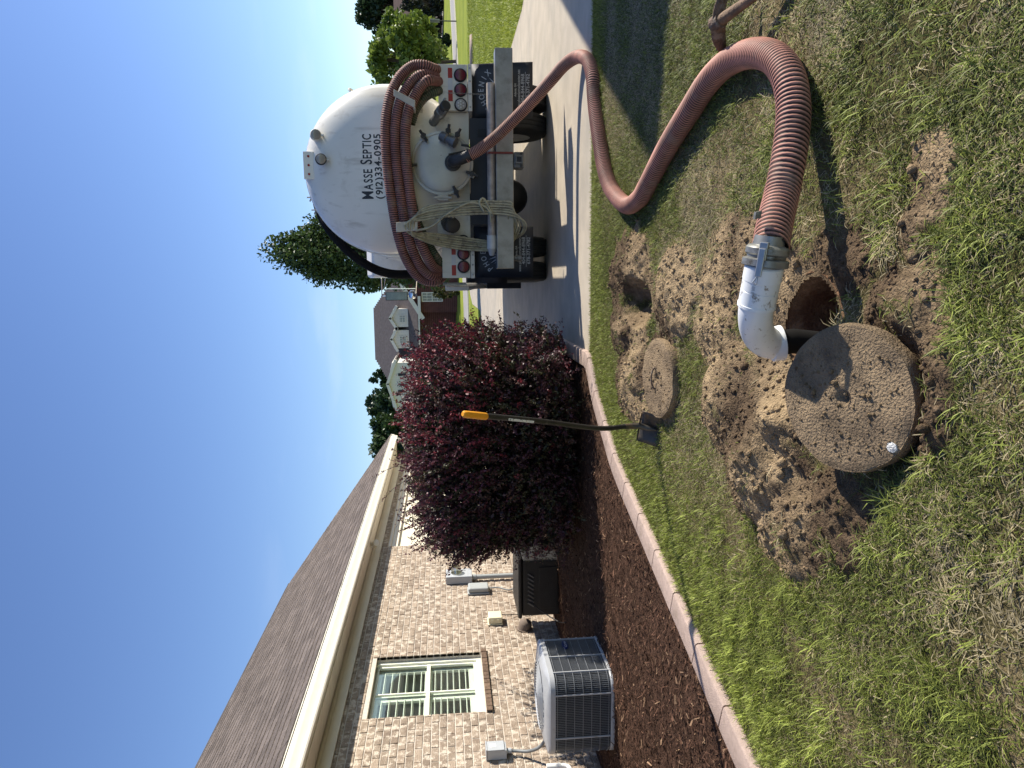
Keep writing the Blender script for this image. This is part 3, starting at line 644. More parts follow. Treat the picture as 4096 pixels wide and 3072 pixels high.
b = MB(); b.tube(catmull([(WX + .06, y1 - .02, z0 - .001), (WX + .05, y1 - .02, z0 - .1), (WX + .03, y1 + .03, z0 - .2), (WX + .03, y1 + .0, z0 - .3), (WX + .03, y1 + .15, .05)], .03)[0], .006, 6); b.build('cable', mat('black_cable', (.015, .015, .015), .5), t)
t, y0, y1, z0, z1 = wbox('disconnect_box', 'grey metal disconnect switch box above the air conditioner', 'switch box', ZA(1432, 1112), ZA(1600, 1040), .11, GREY)
y1 = y0 + .13
b = MB(); b.box(X0, WX + .10, y0, y1, z0, z1 - .004); b.build('enclosure', GREY, t, bevel=.003)
b = MB(); b.box(X0, WX + .118, y0 - .006, y1 + .006, z1 - .003, z1 + .008); b.box(WX + .101, WX + .112, y0 - .004, y1 + .004, z0 + .02, z1 - .004); b.build('cover', GREY, t, bevel=.002)
b = MB(); b.box(WX + .1125, WX + .1135, y0 + .04, y0 + .09, z0 + .10, z0 + .16); b.build('sticker', mat('pale_label', (.7, .7, .66), .6), t)
b = MB(); b.tube(catmull([(WX + .05, y0 + .06, z0 - .002), (WX + .05, y0 + .05, z0 - .1), (WX + .09, y0 - .02, z0 - .22), (WX + .20, y0 - .09, z0 - .33), (WX + .42, y0 - .12, z0 - .42), (-4.02, 5.9, .44)], .02)[0], .016, 10); b.build('flex_conduit', mat('grey_conduit', (.17, .18, .18), .5), t, smooth=50)
b = MB(); b.cyl((WX + .05, y0 + .06, z0 - .05), (WX + .05, y0 + .06, z0 - .0005), .024, n=12); b.build('conduit_nut', GREY, t)
p = onx(*ZB(1590, 980), WX + .06)
t = thing('faucet_cover', 'small brown domed cover low on the brick wall', 'faucet cover', (WX, p[1], p[2] - .08))
b = MB(); b.lathe((X0, p[1], p[2]), (1, 0, -.25), [(.085, 0), (.085, .07), (.07, .11), (.03, .13)], 20); b.build('shell', mat('brown_foam', (.17, .13, .10), .8), t, smooth=50)
b = MB(); b.lathe((WX + .003, p[1], p[2]), (1, 0, 0), [(.1, 0), (.1, .012)], 20); b.build('flange', mat('brown_foam', (.17, .13, .10)), t)
# flood light under the soffit
p = onx(*(800 + .887 * 785, 1600 + .887 * 655), -4.42)
t = thing('security_light', 'small white security light under the soffit', 'light', (-4.42, p[1], 2.70))
WHP = mat('white_plastic', (.78, .76, .70), .4, var=.03)
b = MB(); b.cyl((-4.42, p[1], 2.708), (-4.42, p[1], 2.69), .05, n=16); b.cyl((-4.42, p[1], 2.69), (-4.40, p[1], 2.655), .018, n=10); b.build('mount', WHP, t, smooth=40)
b = MB(); b.lathe((-4.41, p[1] + .02, 2.655), (.5, -.7, -.45), [(.03, 0), (.05, .03), (.055, .1), (.045, .105)], 16); b.build('lamp_head', WHP, t, smooth=40)
# white pvc drain beside the air conditioner
t = thing('drain_pipe', 'white plastic drain pipe on the wall behind the air conditioner', 'pipe', (WX, 5.85, .2))
PVC = mat('pvc_white', (.78, .78, .75), .35, var=.03, dirt=(.45, .40, .33), dscale=14, dlo=.60, dhi=.72)
b = MB(); b.tube(catmull([(X0, 5.86, .50), (WX + .1, 5.86, .50), (WX + .14, 5.86, .44), (WX + .14, 5.84, .36), (WX + .12, 5.74, .33), (WX + .1, 5.70, .22), (WX + .1, 5.70, .03)], .025)[0], .022, 12); b.build('pipe', PVC, t, smooth=50)
b = MB(); b.cyl((WX + .14, 5.86, .43), (WX + .14, 5.86, .56), .028, n=14); b.build('tee', PVC, t, smooth=40)
# ---------------------------------------------------------------- air conditioner
ac = thing('air_conditioner', 'grey outdoor air conditioner with wire guards in the mulch bed', 'air conditioner', (-3.67, 5.74, 0))
ax0, ax1, ay0, ay1 = -4.03, -3.31, 5.36, 6.16; azb, azt = .055, .60
def rrect(x0, x1, y0, y1, r, n=7):
    P = []
    for cx_, cy_, a0 in ((x1 - r, y1 - r, 0), (x0 + r, y1 - r, 90), (x0 + r, y0 + r, 180), (x1 - r, y0 + r, 270)):
        for k in range(n):
            a = math.radians(a0 + 90 * k / (n - 1)); P.append((cx_ + r * math.cos(a), cy_ + r * math.sin(a)))
    return P
ACG = mat('ac_paint', (.36, .37, .38), .4, var=.06, spec=.5, dirt=(.24, .22, .19), dscale=9, dlo=.58, dhi=.75)
b = MB(); b.prism(rrect(ax0, ax1, ay0, ay1, .13), 'z', azb - .02, azb + .03); b.build('base_pan', ACG, ac, bevel=.008)
b = MB(); b.box(ax0 - .05, ax1 + .05, ay0 - .05, ay1 + .05, -.02, azb - .022); b.build('pad', mat('pad_concrete', (.28, .26, .23), .9), ac, bevel=.01)
b = MB(); b.prism(rrect(ax0 + .02, ax1 - .02, ay0 + .02, ay1 - .02, .12), 'z', azb + .03, azt - .045); b.build('coil', mat('coil_fins', (.030, .034, .040), .5, var=.3, scale=50, metal=.3), ac, smooth=40)
for z in (0,):
    P = rrect(ax0, ax1, ay0, ay1, .13)
    b = MB(); P2 = rrect(ax0 + .05, ax1 - .05, ay0 + .05, ay1 - .05, .26)
    n = len(P); vs = [(x, y, azt - .045) for x, y in P] + [(x, y, azt - .005) for x, y in P] + [(x, y, azt + .01) for x, y in rrect(ax0 + .012, ax1 - .012, ay0 + .012, ay1 - .012, .12)] + [(x, y, azt + .03) for x, y in P2] + [((ax0 + ax1) / 2 + .285 * math.cos(a), (ay0 + ay1) / 2 + .285 * math.sin(a), azt + .038) for a in [math.atan2(y - (ay0 + ay1) / 2, x - (ax0 + ax1) / 2) for x, y in P2]] + [((ax0 + ax1) / 2 + .28 * math.cos(a), (ay0 + ay1) / 2 + .28 * math.sin(a), azt - .03) for a in [math.atan2(y - (ay0 + ay1) / 2, x - (ax0 + ax1) / 2) for x, y in P2]]
    fs = [(l * n + k, l * n + (k + 1) % n, (l + 1) * n + (k + 1) % n, (l + 1) * n + k) for l in range(5) for k in range(n)]
    b.add(vs, fs); b.build('top_panel', ACG, ac, smooth=35)
cxa, cya = (ax0 + ax1) / 2, (ay0 + ay1) / 2
b = MB()
for k in range(11):
    r = .05 + .023 * k; b.tube([(cxa + r * math.cos(a), cya + r * math.sin(a), azt + .045 + .02 * (1 - (r / .29) ** 2)) for a in np.linspace(0, 2 * math.pi, 40, endpoint=False)], .0035, 5, closed=True)
for k in range(6):
    a = k * math.pi / 3 + .3; b.tube([(cxa + r * math.cos(a), cya + r * math.sin(a), azt + .041 + .02 * (1 - (r / .29) ** 2)) for r in (.02, .1, .2, .29)], .004, 5)
b.build('fan_grille', ACG, ac)
b = MB(); b.cyl((cxa, cya, azt - .07), (cxa, cya, azt - .045), .275, n=32); b.build('fan_well', mat('fan_dark', (.02, .02, .02), .7), ac)
b = MB()
for k in range(3):
    a = k * 2.1; R_ = Matrix.Rotation(a, 3, 'Z') @ Matrix.Rotation(.4, 3, 'X'); b.box(.03, .25, -.07, .07, -.003, .003, R_, (cxa, cya, azt - .02))
b.build('fan_blade', ACG, ac)
GP = rrect(ax0 + .006, ax1 - .006, ay0 + .006, ay1 - .006, .125, 9)
gl = np.array(GP + [GP[0]]); gs = np.r_[0, np.cumsum(np.linalg.norm(np.diff(gl, axis=0), axis=1))]
WIRE = mat('guard_wire', (.20, .21, .225), .4, metal=.3, spec=.4)
b = MB(); step = .0155; kk = int(gs[-1] / step)
for i in range(kk):
    s = i * step; x = np.interp(s, gs, gl[:, 0]); y = np.interp(s, gs, gl[:, 1]); b.cyl((x, y, azb + .03), (x, y, azt - .04), .0017, n=4, cap=False)
b.build('wire_guard', WIRE, ac)
b = MB()
for z in np.linspace(azb + .05, azt - .06, 7): b.tube([(x, y, z) for x, y in rrect(ax0 + .002, ax1 - .002, ay0 + .002, ay1 - .002, .128, 9)], .0028, 5, closed=True)
b.build('guard_hoop', WIRE, ac)
for x, y in ((ax1 - .13, ay0 - .001), (ax1 + .001, ay0 + .13), (ax0 + .2, ay0 - .001), (ax1 + .001, ay0 + .38), (ax1 + .001, ay1 - .13)):
    b = MB(); b.box(x - .005, x + .005, y - .005, y + .005, azb + .03, azt - .04); b.build('guard_post', ACG, ac)
NAVY = mat('navy_badge', (.015, .025, .09), .3, spec=.5)
b = MB(); b.lathe((0, 0, 0), (1, 0, 0), [(1, 0), (1, .12), (.9, .2)], 24); me = b.mesh('badge')
bo = link('badge', me, NAVY, ac); bo.scale = (.03, .075, .028)
pb_ = onx(2100 + .653 * 245, 2450 + .653 * 200, ax1); bo.location = (ax1 + .003, pb_[1], pb_[2])
lettering('Carrier', .034, lambda x, y: (ax1 + .0115, pb_[1] + x, pb_[2] - .010 + y), mat('badge_white', (.8, .8, .8), .5), ac, 'badge_lettering', shear=.3)
# black cabinet behind the shrub
gx0, gx1, gy0, gy1, gzz = -4.25, -3.50, 8.36, 9.05, .56
BLK = mat('black_plastic', (.017, .016, .016), .5, var=.2, bump=.3, bscale=120)
t = thing('generator_cabinet', 'black plastic generator cabinet standing against the wall behind the shrub', 'generator', (-3.9, 8.7, 0))
b = MB(); b.box(gx0, gx1, gy0, gy1, .02, gzz - .05); b.build('cabinet', BLK, t, bevel=.03, seg=3)
b = MB(); b.box(gx0 - .02, gx1 + .03, gy0 - .025, gy1 + .02, gzz - .049, gzz); b.build('lid', BLK, t, bevel=.02, seg=3)
b = MB(); b.box(gx0 + .1, gx1 - .1, gy0 - .012, gy0 - .001, .06, .30); b.build('front_panel', BLK, t, bevel=.01)
for k in range(8):
    b = MB(); R_ = Matrix.Rotation(.6, 3, 'Y'); b.box(-.008, .008, -.006, .012, -.045, .045, R_, (gx0 + .16 + k * .055, gy0 - .012, .40)); b.build('vent_rib', mat('grey_rib', (.16, .15, .14), .5), t, bevel=.003)
b = MB(); b.tube(catmull([(gx0 + .2, gy0 - .01, .40), (gx0 + .15, gy0 - .15, .3), (gx0 + .1, gy0 - .35, .12), (gx0 + .2, gy0 - .6, .06)], .03)[0], .008, 6); b.build('power_cord', BLK, t)
# ================================================================== SHRUB
def leaves(n, pos, nrm, size, cols, name, m, parent, aspect=.55, kind='stuff', up=.25):
    """two-triangle leaves around given points"""
    a = rng.normal(0, 1, (n, 3)); d = nrm * .9 + a * .75; d[:, 2] += up; d /= np.linalg.norm(d, axis=1)[:, None]
    s = np.cross(d, rng.normal(0, 1, (n, 3))); s /= np.linalg.norm(s, axis=1)[:, None]
    f = np.cross(d, s); L = size[:, None]; W = L * aspect
    V = np.stack([pos - d * L * .5, pos + s * W * .5 + f * W * .15, pos + d * L * .5 + f * L * .12, pos - s * W * .5 + f * W * .15], 1).reshape(-1, 3)
    o4 = np.arange(n)[:, None] * 4
    Q = o4 + np.array([[0, 1, 2, 3]])
    o = npmesh(name, V, Q, m, np.repeat(cols, 4, 0), parent=parent); o['kind'] = kind
    return o
LEAF = mat('leaf', (.1, .1, .1), .45, attr='col', var=.15, scale=4, spec=.4, trans=.3)
PLEAF = mat('purple_leaf', (.1, .1, .1), .5, attr='col', var=.15, scale=4, spec=.4, trans=.22)
sh_ = thing('purple_shrub', 'large rounded purple-leaved shrub with red new growth on its sunny side', 'shrub', (-1.85, 7.5, 0))
SC = np.array([-1.76, 7.62, .87]); SR = np.array([1.24, 1.16, .91])
def superell(d, e=4.6):
    k = (np.abs(d) ** e).sum(1) ** (-1 / e); return d * k[:, None]
# inner leaves, coloured darker to stand for the shade inside the shrub
n = 60000
d = rng.normal(0, 1, (n, 3)); d /= np.linalg.norm(d, axis=1)[:, None]
def lumpf(d): return .86 + .26 * fbm(np.arctan2(d[:, 1], d[:, 0]) * 2.6 + 7, d[:, 2] * 3 + 3, 4, 13)
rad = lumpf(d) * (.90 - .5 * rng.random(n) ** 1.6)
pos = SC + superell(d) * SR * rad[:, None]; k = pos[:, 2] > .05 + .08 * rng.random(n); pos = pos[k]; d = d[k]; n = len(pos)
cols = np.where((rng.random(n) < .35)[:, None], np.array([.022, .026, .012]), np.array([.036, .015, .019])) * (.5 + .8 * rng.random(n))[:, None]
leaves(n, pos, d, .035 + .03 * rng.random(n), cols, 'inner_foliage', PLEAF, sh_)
# leafy shoots over the whole surface
ns = 3900; d = rng.normal(0, 1, (ns, 3)); d /= np.linalg.norm(d, axis=1)[:, None]; lf = lumpf(d)
p0 = SC + superell(d) * SR * (lf * (.74 + .2 * rng.random(ns)))[:, None]
gd_ = d * .55 + np.array([0, 0, .6]) + rng.normal(0, .42, (ns, 3)); gd_ /= np.linalg.norm(gd_, axis=1)[:, None]
Ls = .10 + .17 * rng.random(ns); m_ = 30; k = np.repeat(np.arange(ns), m_); tt = rng.random(ns * m_)
pos = p0[k] + gd_[k] * (Ls[k] * tt)[:, None] + rng.normal(0, .011, (ns * m_, 3)); dd_ = gd_[k] * .8
tone = rng.random(ns); sunny = np.clip(d[:, 0] * .7 + d[:, 2] * .45 + .05, 0, 1); redtip = (rng.random(ns) < .05 + .42 * sunny)[k] & (tt > .55)
base_ = np.where((tone < .3)[:, None], np.array([.062, .060, .028]), np.where((tone < .72)[:, None], np.array([.082, .030, .040]), np.array([.115, .062, .050])))
cols = base_[k] * (.5 + .9 * rng.random((len(k), 1))); cols[redtip] = np.array([.19, .028, .040]) * (.4 + .9 * rng.random((redtip.sum(), 1)))
kk_ = pos[:, 2] > .06; leaves(kk_.sum(), pos[kk_], dd_[kk_], .017 + .020 * rng.random(kk_.sum()), cols[kk_], 'foliage', PLEAF, sh_)
# sprigs that stick out
sp_ = []; st = MB()
for i in range(420):
    dd = rng.normal(0, 1, 3); dd[2] = abs(dd[2]) + .1; dd[1] -= .3; dd /= np.linalg.norm(dd); p0 = SC + superell(dd[None])[0] * SR * .88
    if p0[2] < .3: continue
    g_ = dd * .7 + np.array([0, 0, .55]) + rng.normal(0, .25, 3); g_ /= np.linalg.norm(g_); L = .16 + .20 * rng.random() ** 2; p1 = p0 + g_ * L
    st.tube([p0, (p0 + p1) / 2 + np.array([0, 0, .01]), p1], [.003, .0022, .001], 4)
    m_ = int(10 + L * 60); t_ = rng.random(m_); sp_.append(p0 + (p1 - p0) * t_[:, None] + rng.normal(0, .008, (m_, 3)))
# long arching twigs over the garage front
for (a, bq) in (((-2.2, 7.9, 1.75), (-2.75, 8.5, 2.25)), ((-2.5, 7.8, 1.7), (-3.0, 8.3, 2.05)), ((-2.7, 7.7, 1.6), (-3.15, 8.2, 1.85)), ((-2.0, 7.7, 1.8), (-2.35, 8.2, 2.3))):
    a = np.array(a); bq = np.array(bq); st.tube([a, (a + bq) / 2 + np.array([0, 0, .05]), bq], [.004, .003, .0012], 4)
    t_ = rng.random(22); sp_.append(a + (bq - a) * t_[:, None] + np.array([0, 0, .05]) * (1 - (2 * t_ - 1) ** 2)[:, None] + rng.normal(0, .012, (22, 3)))
sp_ = np.concatenate(sp_); n2 = len(sp_)
redc = np.where((sp_[:, 0] > -1.6)[:, None], np.array([.22, .035, .05]), np.array([.12, .03, .045])) * (.5 + .8 * rng.random((n2, 1)))
leaves(n2, sp_, np.tile(np.array([[0, 0, .6]]), (n2, 1)), .02 + .022 * rng.random(n2), redc, 'sprig_leaves', PLEAF, sh_)
TWIG = mat('shrub_bark', (.075, .05, .038), .9, var=.3)
st.build('sprig', TWIG, sh_, kind='stuff')
b = MB()
for i in range(26):
    a = i * 2.4; r = .25 * random.random(); p0 = Vector((-1.82 + r * math.cos(a), 7.5 + r * math.sin(a), -.02)); ph = random.random() * 6.28; e = .55 + .35 * random.random()
    p2 = Vector((-1.82 + e * math.cos(a) * 1.0, 7.5 + e * math.sin(a) * .85, .9 + .6 * random.random())); p1 = (p0 + p2) / 2 + Vector((random.uniform(-.1, .1), random.uniform(-.1, .1), .1))
    b.tube(catmull([p0, p1, p2], .12)[0], [.022 - .016 * q_ for q_ in np.linspace(0, 1, len(catmull([p0, p1, p2], .12)[0]))], 6)
b.build('trunk', TWIG, sh_)
# ================================================================== TOOLS, LIDS, PIT
# shovel standing in the lawn
sv = thing('shovel', 'black shovel with an orange grip stuck upright in the lawn', 'shovel', (-1.05, 4.55, 0))
BLKM = mat('shovel_black', (.018, .018, .018), .45, var=.3, spec=.5, dirt=(.20, .17, .13), dscale=18, dlo=.62, dhi=.75)
STL = mat('dirty_steel', (.075, .07, .062), .45, metal=.5, var=.3, dirt=(.14, .10, .065), dscale=14, dlo=.48, dhi=.62)
S0 = Vector(ony(1861, 1657, 3.80)); S1 = Vector(ony(2389, 1713, 4.40)); S2 = Vector(ony(2500, 1706, 4.52)); S3 = Vector(ony(2556, 1703, 4.55))
pth = catmull([S0, S0.lerp(S1, .5) + Vector((.006, 0, 0)), S1, S2, S3], .03)[0]
b = MB(); b.tube(pth, .0165, 12); b.build('handle', BLKM, sv, smooth=60)
b = MB(); dS = (S0 - S1).normalized(); b.lathe(S0 - dS * .15, dS, [(.0178, 0), (.0205, .008), (.021, .05), (.0205, .14), (.019, .16), (.012, .168)], 16); b.build('grip', mat('orange_rubber', (.80, .33, .02), .45, var=.06), sv, smooth=45)
q0 = S0 - dS * .30; b = MB(); x_, y_, z_ = basis(dS); vs = []
for h in (0, -.2):
    for k in range(7):
        a = -2.4 + k * .34; vs.append(q0 + dS * h + (x_ * math.cos(a) + y_ * math.sin(a)) * .0170)
b.add(vs, [(k, k + 1, 8 + k, 7 + k) for k in range(6)]); b.build('label', mat('worn_label', (.72, .72, .70), .6, var=.1, dirt=(.05, .05, .05), dscale=60, dlo=.55, dhi=.6), sv, smooth=True)
# blade: dished plate with a foot step, driven into the grass
bt = Vector(S3) + Vector((0, -.0, -.005)); ddn = Vector((-.22, -.50, -.84)).normalized(); wv = Vector((.95, -.25, .10)); wv = (wv - ddn * wv.dot(ddn)).normalized(); nv = ddn.cross(wv)
b = MB(); vs = []; R_ = 9; C_ = 9
for i in range(R_):
    t = i / (R_ - 1); hw = .118 * (1 - .02 * t) if t < .62 else .118 * math.sqrt(max(.02, 1 - ((t - .62) / .40) ** 2))
    for j in range(C_):
        s = j / (C_ - 1) * 2 - 1; p = bt + ddn * (.29 * t) + wv * hw * s + nv * (.028 * (s * s) - .028 + .02 * t * t); vs.append(p)
fs = [(i * C_ + j, i * C_ + j + 1, (i + 1) * C_ + j + 1, (i + 1) * C_ + j) for i in range(R_ - 1) for j in range(C_ - 1)]
b.add(vs, fs); ob = b.build('blade', STL, sv, smooth=True); sm = ob.modifiers.new('s', 'SOLIDIFY'); sm.thickness = .003
b = MB()
for s in (-1, 1): b.quad(bt + wv * .106 * s, bt + wv * .02 * s, bt + wv * .02 * s + nv * .022 - ddn * .004, bt + wv * .106 * s + nv * .024)
ob = b.build('foot_step', STL, sv); sm = ob.modifiers.new('s', 'SOLIDIFY'); sm.thickness = .003
b = MB(); b.tube([S2, S3, bt + ddn * .06 + nv * .0, bt + ddn * .12 - nv * .012], [.019, .021, .018, .006], 12); b.build('socket', STL, sv, smooth=60)
# mattock on the grass at the right
mk = thing('mattock', 'rusty mattock with a wooden handle lying on the lawn', 'mattock', (1.2, 3.55, 0))
RUST = mat('rusty_steel', (.12, .075, .048), .8, var=.4, scale=30, bump=.5, bscale=90, dirt=(.21, .17, .13), dscale=12, dlo=.5, dhi=.6)
WOODH = mat('worn_wood', (.17, .105, .06), .75, var=.35, scale=20, bump=.4, bscale=80)
E0 = Vector(gz(*Z6(885, 10), .15)); E1 = Vector(gz(*Z6(868, 130), .15)); E2 = Vector(gz(*Z6(868, 230), .11)); E3 = Vector(gz(*Z6(900, 340), .02)); E00 = E0 + (E0 - E1) * 1.2 - Vector((0, 0, .05))
b = MB(); P = catmull([E00, E0, E1, E2, E3], .02)[0]; vs = []; m_ = len(P)
for i, p in enumerate(P):
    t = i / (m_ - 1); hw = .006 + .026 * math.sin(math.pi * min(1, t * 1.0)) ** .8; hh = .030 * (1 - .75 * abs(t - .45) / .55)
    tn = Vector(P[min(m_ - 1, i + 1)] - P[max(0, i - 1)]).normalized(); sd = tn.cross(Vector((0, 0, 1))).normalized(); up = sd.cross(tn)
    for a, c in ((-1, -.6), (-.3, -1), (.3, -1), (1, -.6), (1, .6), (.3, 1), (-.3, 1), (-1, .6)): vs.append(Vector(p) + sd * hh * a * .45 + up * hw * c)
fs = [(i * 8 + k, i * 8 + (k + 1) % 8, (i + 1) * 8 + (k + 1) % 8, (i + 1) * 8 + k) for i in range(m_ - 1) for k in range(8)] + [tuple(range(8)), tuple(range(m_ * 8 - 1, m_ * 8 - 9, -1))]
b.add(vs, fs); b.build('head', RUST, mk, smooth=50)
H1 = Vector(gz(*Z6(1045, 5), .10)); hd = (H1 - E1); b = MB(); b.tube([E1 - hd * .12, E1 + hd * .5, E1 + hd * 1.2, E1 + hd * 2.8], [.027, .024, .02, .02], 12); b.build('handle', WOODH, mk, smooth=60)
b = MB(); b.tube([E1 - hd * .16, E1 + hd * .10], [.036, .034], 12); b.build('eye', RUST, mk, smooth=50)
# concrete lids
LIDM = mat('lid_concrete', (.195, .145, .095), .95, var=.22, scale=10, bump=1.0, bscale=120, spec=.05, dirt=(.32, .235, .145), dscale=4, dlo=.43, dhi=.56)
def lid(name, label, c, r, th, tilt, ax, grit, seed):
    t = thing(name, label, 'manhole cover', c)
    n = 72; rings = [0, .06, .14, .22, .30, .38, .46, .54, .62, .70, .78, .86, .93, .98, 1.0]; vs = []; q_ = Matrix.Rotation(tilt, 3, ax)
    lrng = np.random.default_rng(seed); rim = 1 + .020 * (fbm(np.cos(np.arange(n) * 2 * math.pi / n) * 3 + 9, np.sin(np.arange(n) * 2 * math.pi / n) * 3 + 9, 3, seed) - .5) * 2
    def P(rr_, k, z): a = 2 * math.pi * k / n; return Vector(c) + q_ @ Vector((rr_ * r * rim[k] * math.cos(a), rr_ * r * rim[k] * math.sin(a), z))
    for rr_ in rings:
        for k in range(n):
            x = rr_ * math.cos(2 * math.pi * k / n) * 4; y = rr_ * math.sin(2 * math.pi * k / n) * 4
            h = float(fbm(np.array(x + 20), np.array(y + 20), 4, seed) - .5) * .016 + (-.006 if rr_ > .97 else 0) - (.03 * max(0, 1 - rr_ / .12))
            vs.append(P(rr_, k, th + h))
    for rr_, z in ((1.015, th - .02), (1.02, th * .5), (1.0, 0), (0.0, 0)):
        for k in range(n): vs.append(P(rr_, k, z))
    m = len(rings) + 4; fs = [(l * n + k, l * n + (k + 1) % n, (l + 1) * n + (k + 1) % n, (l + 1) * n + k) for l in range(m - 1) for k in range(n)]
    b = MB(); b.add(vs, fs); b.build('slab', LIDM, t, smooth=45)
    # crumbs of soil stuck to it
    V = []; Q = []; cc = []
    for i in range(grit):
        a = lrng.random() * 6.283; rr_ = math.sqrt(lrng.random()) * .92; s = .0012 + .0045 * lrng.random() ** 4
        if i < 14: rr_ *= .55; s = .005 + .008 * lrng.random()
        p = np.array(Vector(c) + q_ @ Vector((rr_ * r * math.cos(a), rr_ * r * math.sin(a), th + s * .05)))
        V.append(IV * (1 + .45 * (lrng.random((len(IV), 1)) - .5)) * s * (.7 + .6 * lrng.random(3)) + p); Q.append(IF + i * len(IV)); cc.append(np.tile((dk * .6 + lt * .4) * (.7 + .6 * lrng.random()), (len(IV), 1)))
    o = npmesh('soil_crumbs', np.concatenate(V), np.concatenate(Q), mat('lawn_ground', (.1, .1, .1)), np.concatenate(cc), parent=t); o['kind'] = 'stuff'
    return t, q_
t, q_ = lid('manhole_cover', 'large round concrete lid tilted on the soil beside the open tank hole', (-.405, 2.20, .045), .240, .07, math.radians(22), 'X', 650, 4)
b = MB(); b.lathe(Vector((-.405, 2.20, .045)) + q_ @ Vector((-.125, -.18, .066)), q_ @ Vector((0, 0, 1)), [(.020, -.01), (.017, .005), (.006, .008)], 7); b.build('chipped_spot', mat('fresh_chip', (.62, .62, .60), .9, var=.2, scale=60, bump=.8, bscale=200), t)
t, q_ = lid('manhole_cover', 'smaller soil-covered concrete lid lying behind near the shovel', (-.65, 4.36, .0), .25, .075, math.radians(5), 'X', 500, 9)
b = MB(); b.tube(catmull([Vector((-.65, 4.36, .066)) + q_ @ Vector(p) for p in ((-.07, .0, 0), (-.06, 0, .025), (0, .01, .035), (.06, 0, .025), (.07, 0, 0))], .01)[0], .006, 8); b.build('lifting_ring', RUST, t)
# the opened tank: ring, throat and the dark inside
rs = thing('tank_opening', 'open round concrete throat of the buried septic tank', 'manhole', (HOLE[0], HOLE[1], -.5))
TH = mat('throat_concrete', (.19, .115, .065), .95, var=.4, scale=14, bump=1, bscale=70, spec=.1, dirt=(.10, .05, .028), dscale=6, dlo=.45, dhi=.6)
b = MB(); b.lathe((HOLE[0], HOLE[1], 0), (0, 0, 1), [(HOLE[2] + .05, -.02), (HOLE[2] + .015, -.012), (HOLE[2] - .004, -.035), (HOLE[2] - .02, -.30), (HOLE[2] - .055, -.32), (HOLE[2] - .06, -.52), (HOLE[2] + .05, -.54)], 48, cap=False); b.build('throat', TH, rs, smooth=50)
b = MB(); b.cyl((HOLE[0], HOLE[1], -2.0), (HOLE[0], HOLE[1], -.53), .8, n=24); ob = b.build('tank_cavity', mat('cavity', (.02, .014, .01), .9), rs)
bm = bmesh.new(); bm.from_mesh(ob.data); bmesh.ops.delete(bm, geom=[f for f in bm.faces if f.normal.z > .9], context='FACES'); bm.to_mesh(ob.data); bm.free()
# ================================================================== HOSE AND ELBOW
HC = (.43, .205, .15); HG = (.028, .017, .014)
HOSEM = mat('ribbed_hose', (.1, .1, .1), .6, attr='col', var=.25, scale=5, spec=.3, dirt=(.24, .16, .12), dscale=7, dlo=.52, dhi=.72)
R = .060
sh2 = thing('suction_hose', 'ribbed red suction hose winding from the truck across the lawn', 'hose', (.9, 4.5, 0))
def hz(X, Y, z): return gz(*Z6(X, Y), z)
vA = ony(*Z1(1075, 725), 8.12);  
path = [vA, ony(1930, 590, 8.06), ony(2000, 533, 7.95), ony(2118, 415, 7.76), ony(2204, 321, 7.56), ony(2259, 259, 7.38), ony(2313, 227, 7.13), gz(2352, 243, R), gz(2370, 300, R), hz(113, 560, R), hz(124, 680, R), hz(150, 860, R), hz(180, 1030, R), hz(225, 1150, R), hz(310, 1238, R), hz(385, 1200, R), hz(440, 1110, R),
        hz(560, 880, R), hz(690, 670, R), hz(800, 500, R), hz(900, 395, R), hz(1010, 335, R), hz(1120, 322, R + .005), hz(1220, 365, R + .01), hz(1290, 480, .08), hz(1317, 640, .09), hz(1310, 800, .11), hz(1285, 980, .14), hz(1245, 1180, .18), hz(1205, 1350, .24), hz(1178, 1500, .285)]
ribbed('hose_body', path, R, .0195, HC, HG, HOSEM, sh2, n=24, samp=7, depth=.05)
def zz_(X, Y, z): return Vector(gz(2950 + .3316 * X, 900 + .3316 * Y, z))
K0 = zz_(375, 240, .29); K1 = zz_(325, 505, .297); E_0 = zz_(300, 620, .30); EM = zz_(235, 940, .30); EE = zz_(505, 1425, .12)
ALU = mat('cast_aluminium', (.27, .27, .25), .45, metal=.6, var=.25, scale=20, dirt=(.10, .085, .06), dscale=14, dlo=.5, dhi=.65)
RUB = mat('black_rubber', (.012, .011, .010), .85, var=.2, spec=.1)
ka = (K1 - K0).normalized(); Lk = (K1 - K0).length
b = MB(); b.lathe(K0 - ka * .0, ka, [(.050, -.03), (.054, 0), (.066, .004), (.073, .012), (.073, .03), (.066, .036), (.064, .045), (.067, Lk - .03), (.078, Lk - .025), (.078, Lk - .004), (.066, Lk), (.058, Lk + .02)], 36); b.build('coupler', ALU, sh2, smooth=35)
xk, yk, _ = basis(ka)
for sgn in (1, -1):
    cdir = (Vector((.35, -.75, .45)) * sgn).normalized(); cdir = (cdir - ka * cdir.dot(ka)).normalized(); sd = ka.cross(cdir)
    b = MB(); RR = Matrix((sd, ka, cdir)).transposed(); b.box(-.014, .014, -.01, .05, .060, .088, RR, K0); b.box(-.011, .011, .0, .095, .0885, .098, RR, K0 + ka * .01); b.build('cam_lever', mat('lever_steel', (.42, .42, .40), .35, metal=.7), sh2, bevel=.003)
    b = MB(); b.tube([K0 + cdir * .095 + ka * .10, K0 + cdir * .10 + ka * .125 + sd * .012, K0 + cdir * .09 + ka * .13, K0 + cdir * .09 + ka * .105], .0025, 6); b.build('pull_ring', mat('lever_steel', (.42, .42, .40)), sh2)
b = MB(); b.box(-.012, .012, -.006, .014, .048, .068, Matrix((ka, ka.cross(Vector((-.2, .1, 1)).normalized()), Vector((-.2, .1, 1)).normalized())).transposed(), K0 - ka * .112); b.build('hose_clamp', ALU, sh2)
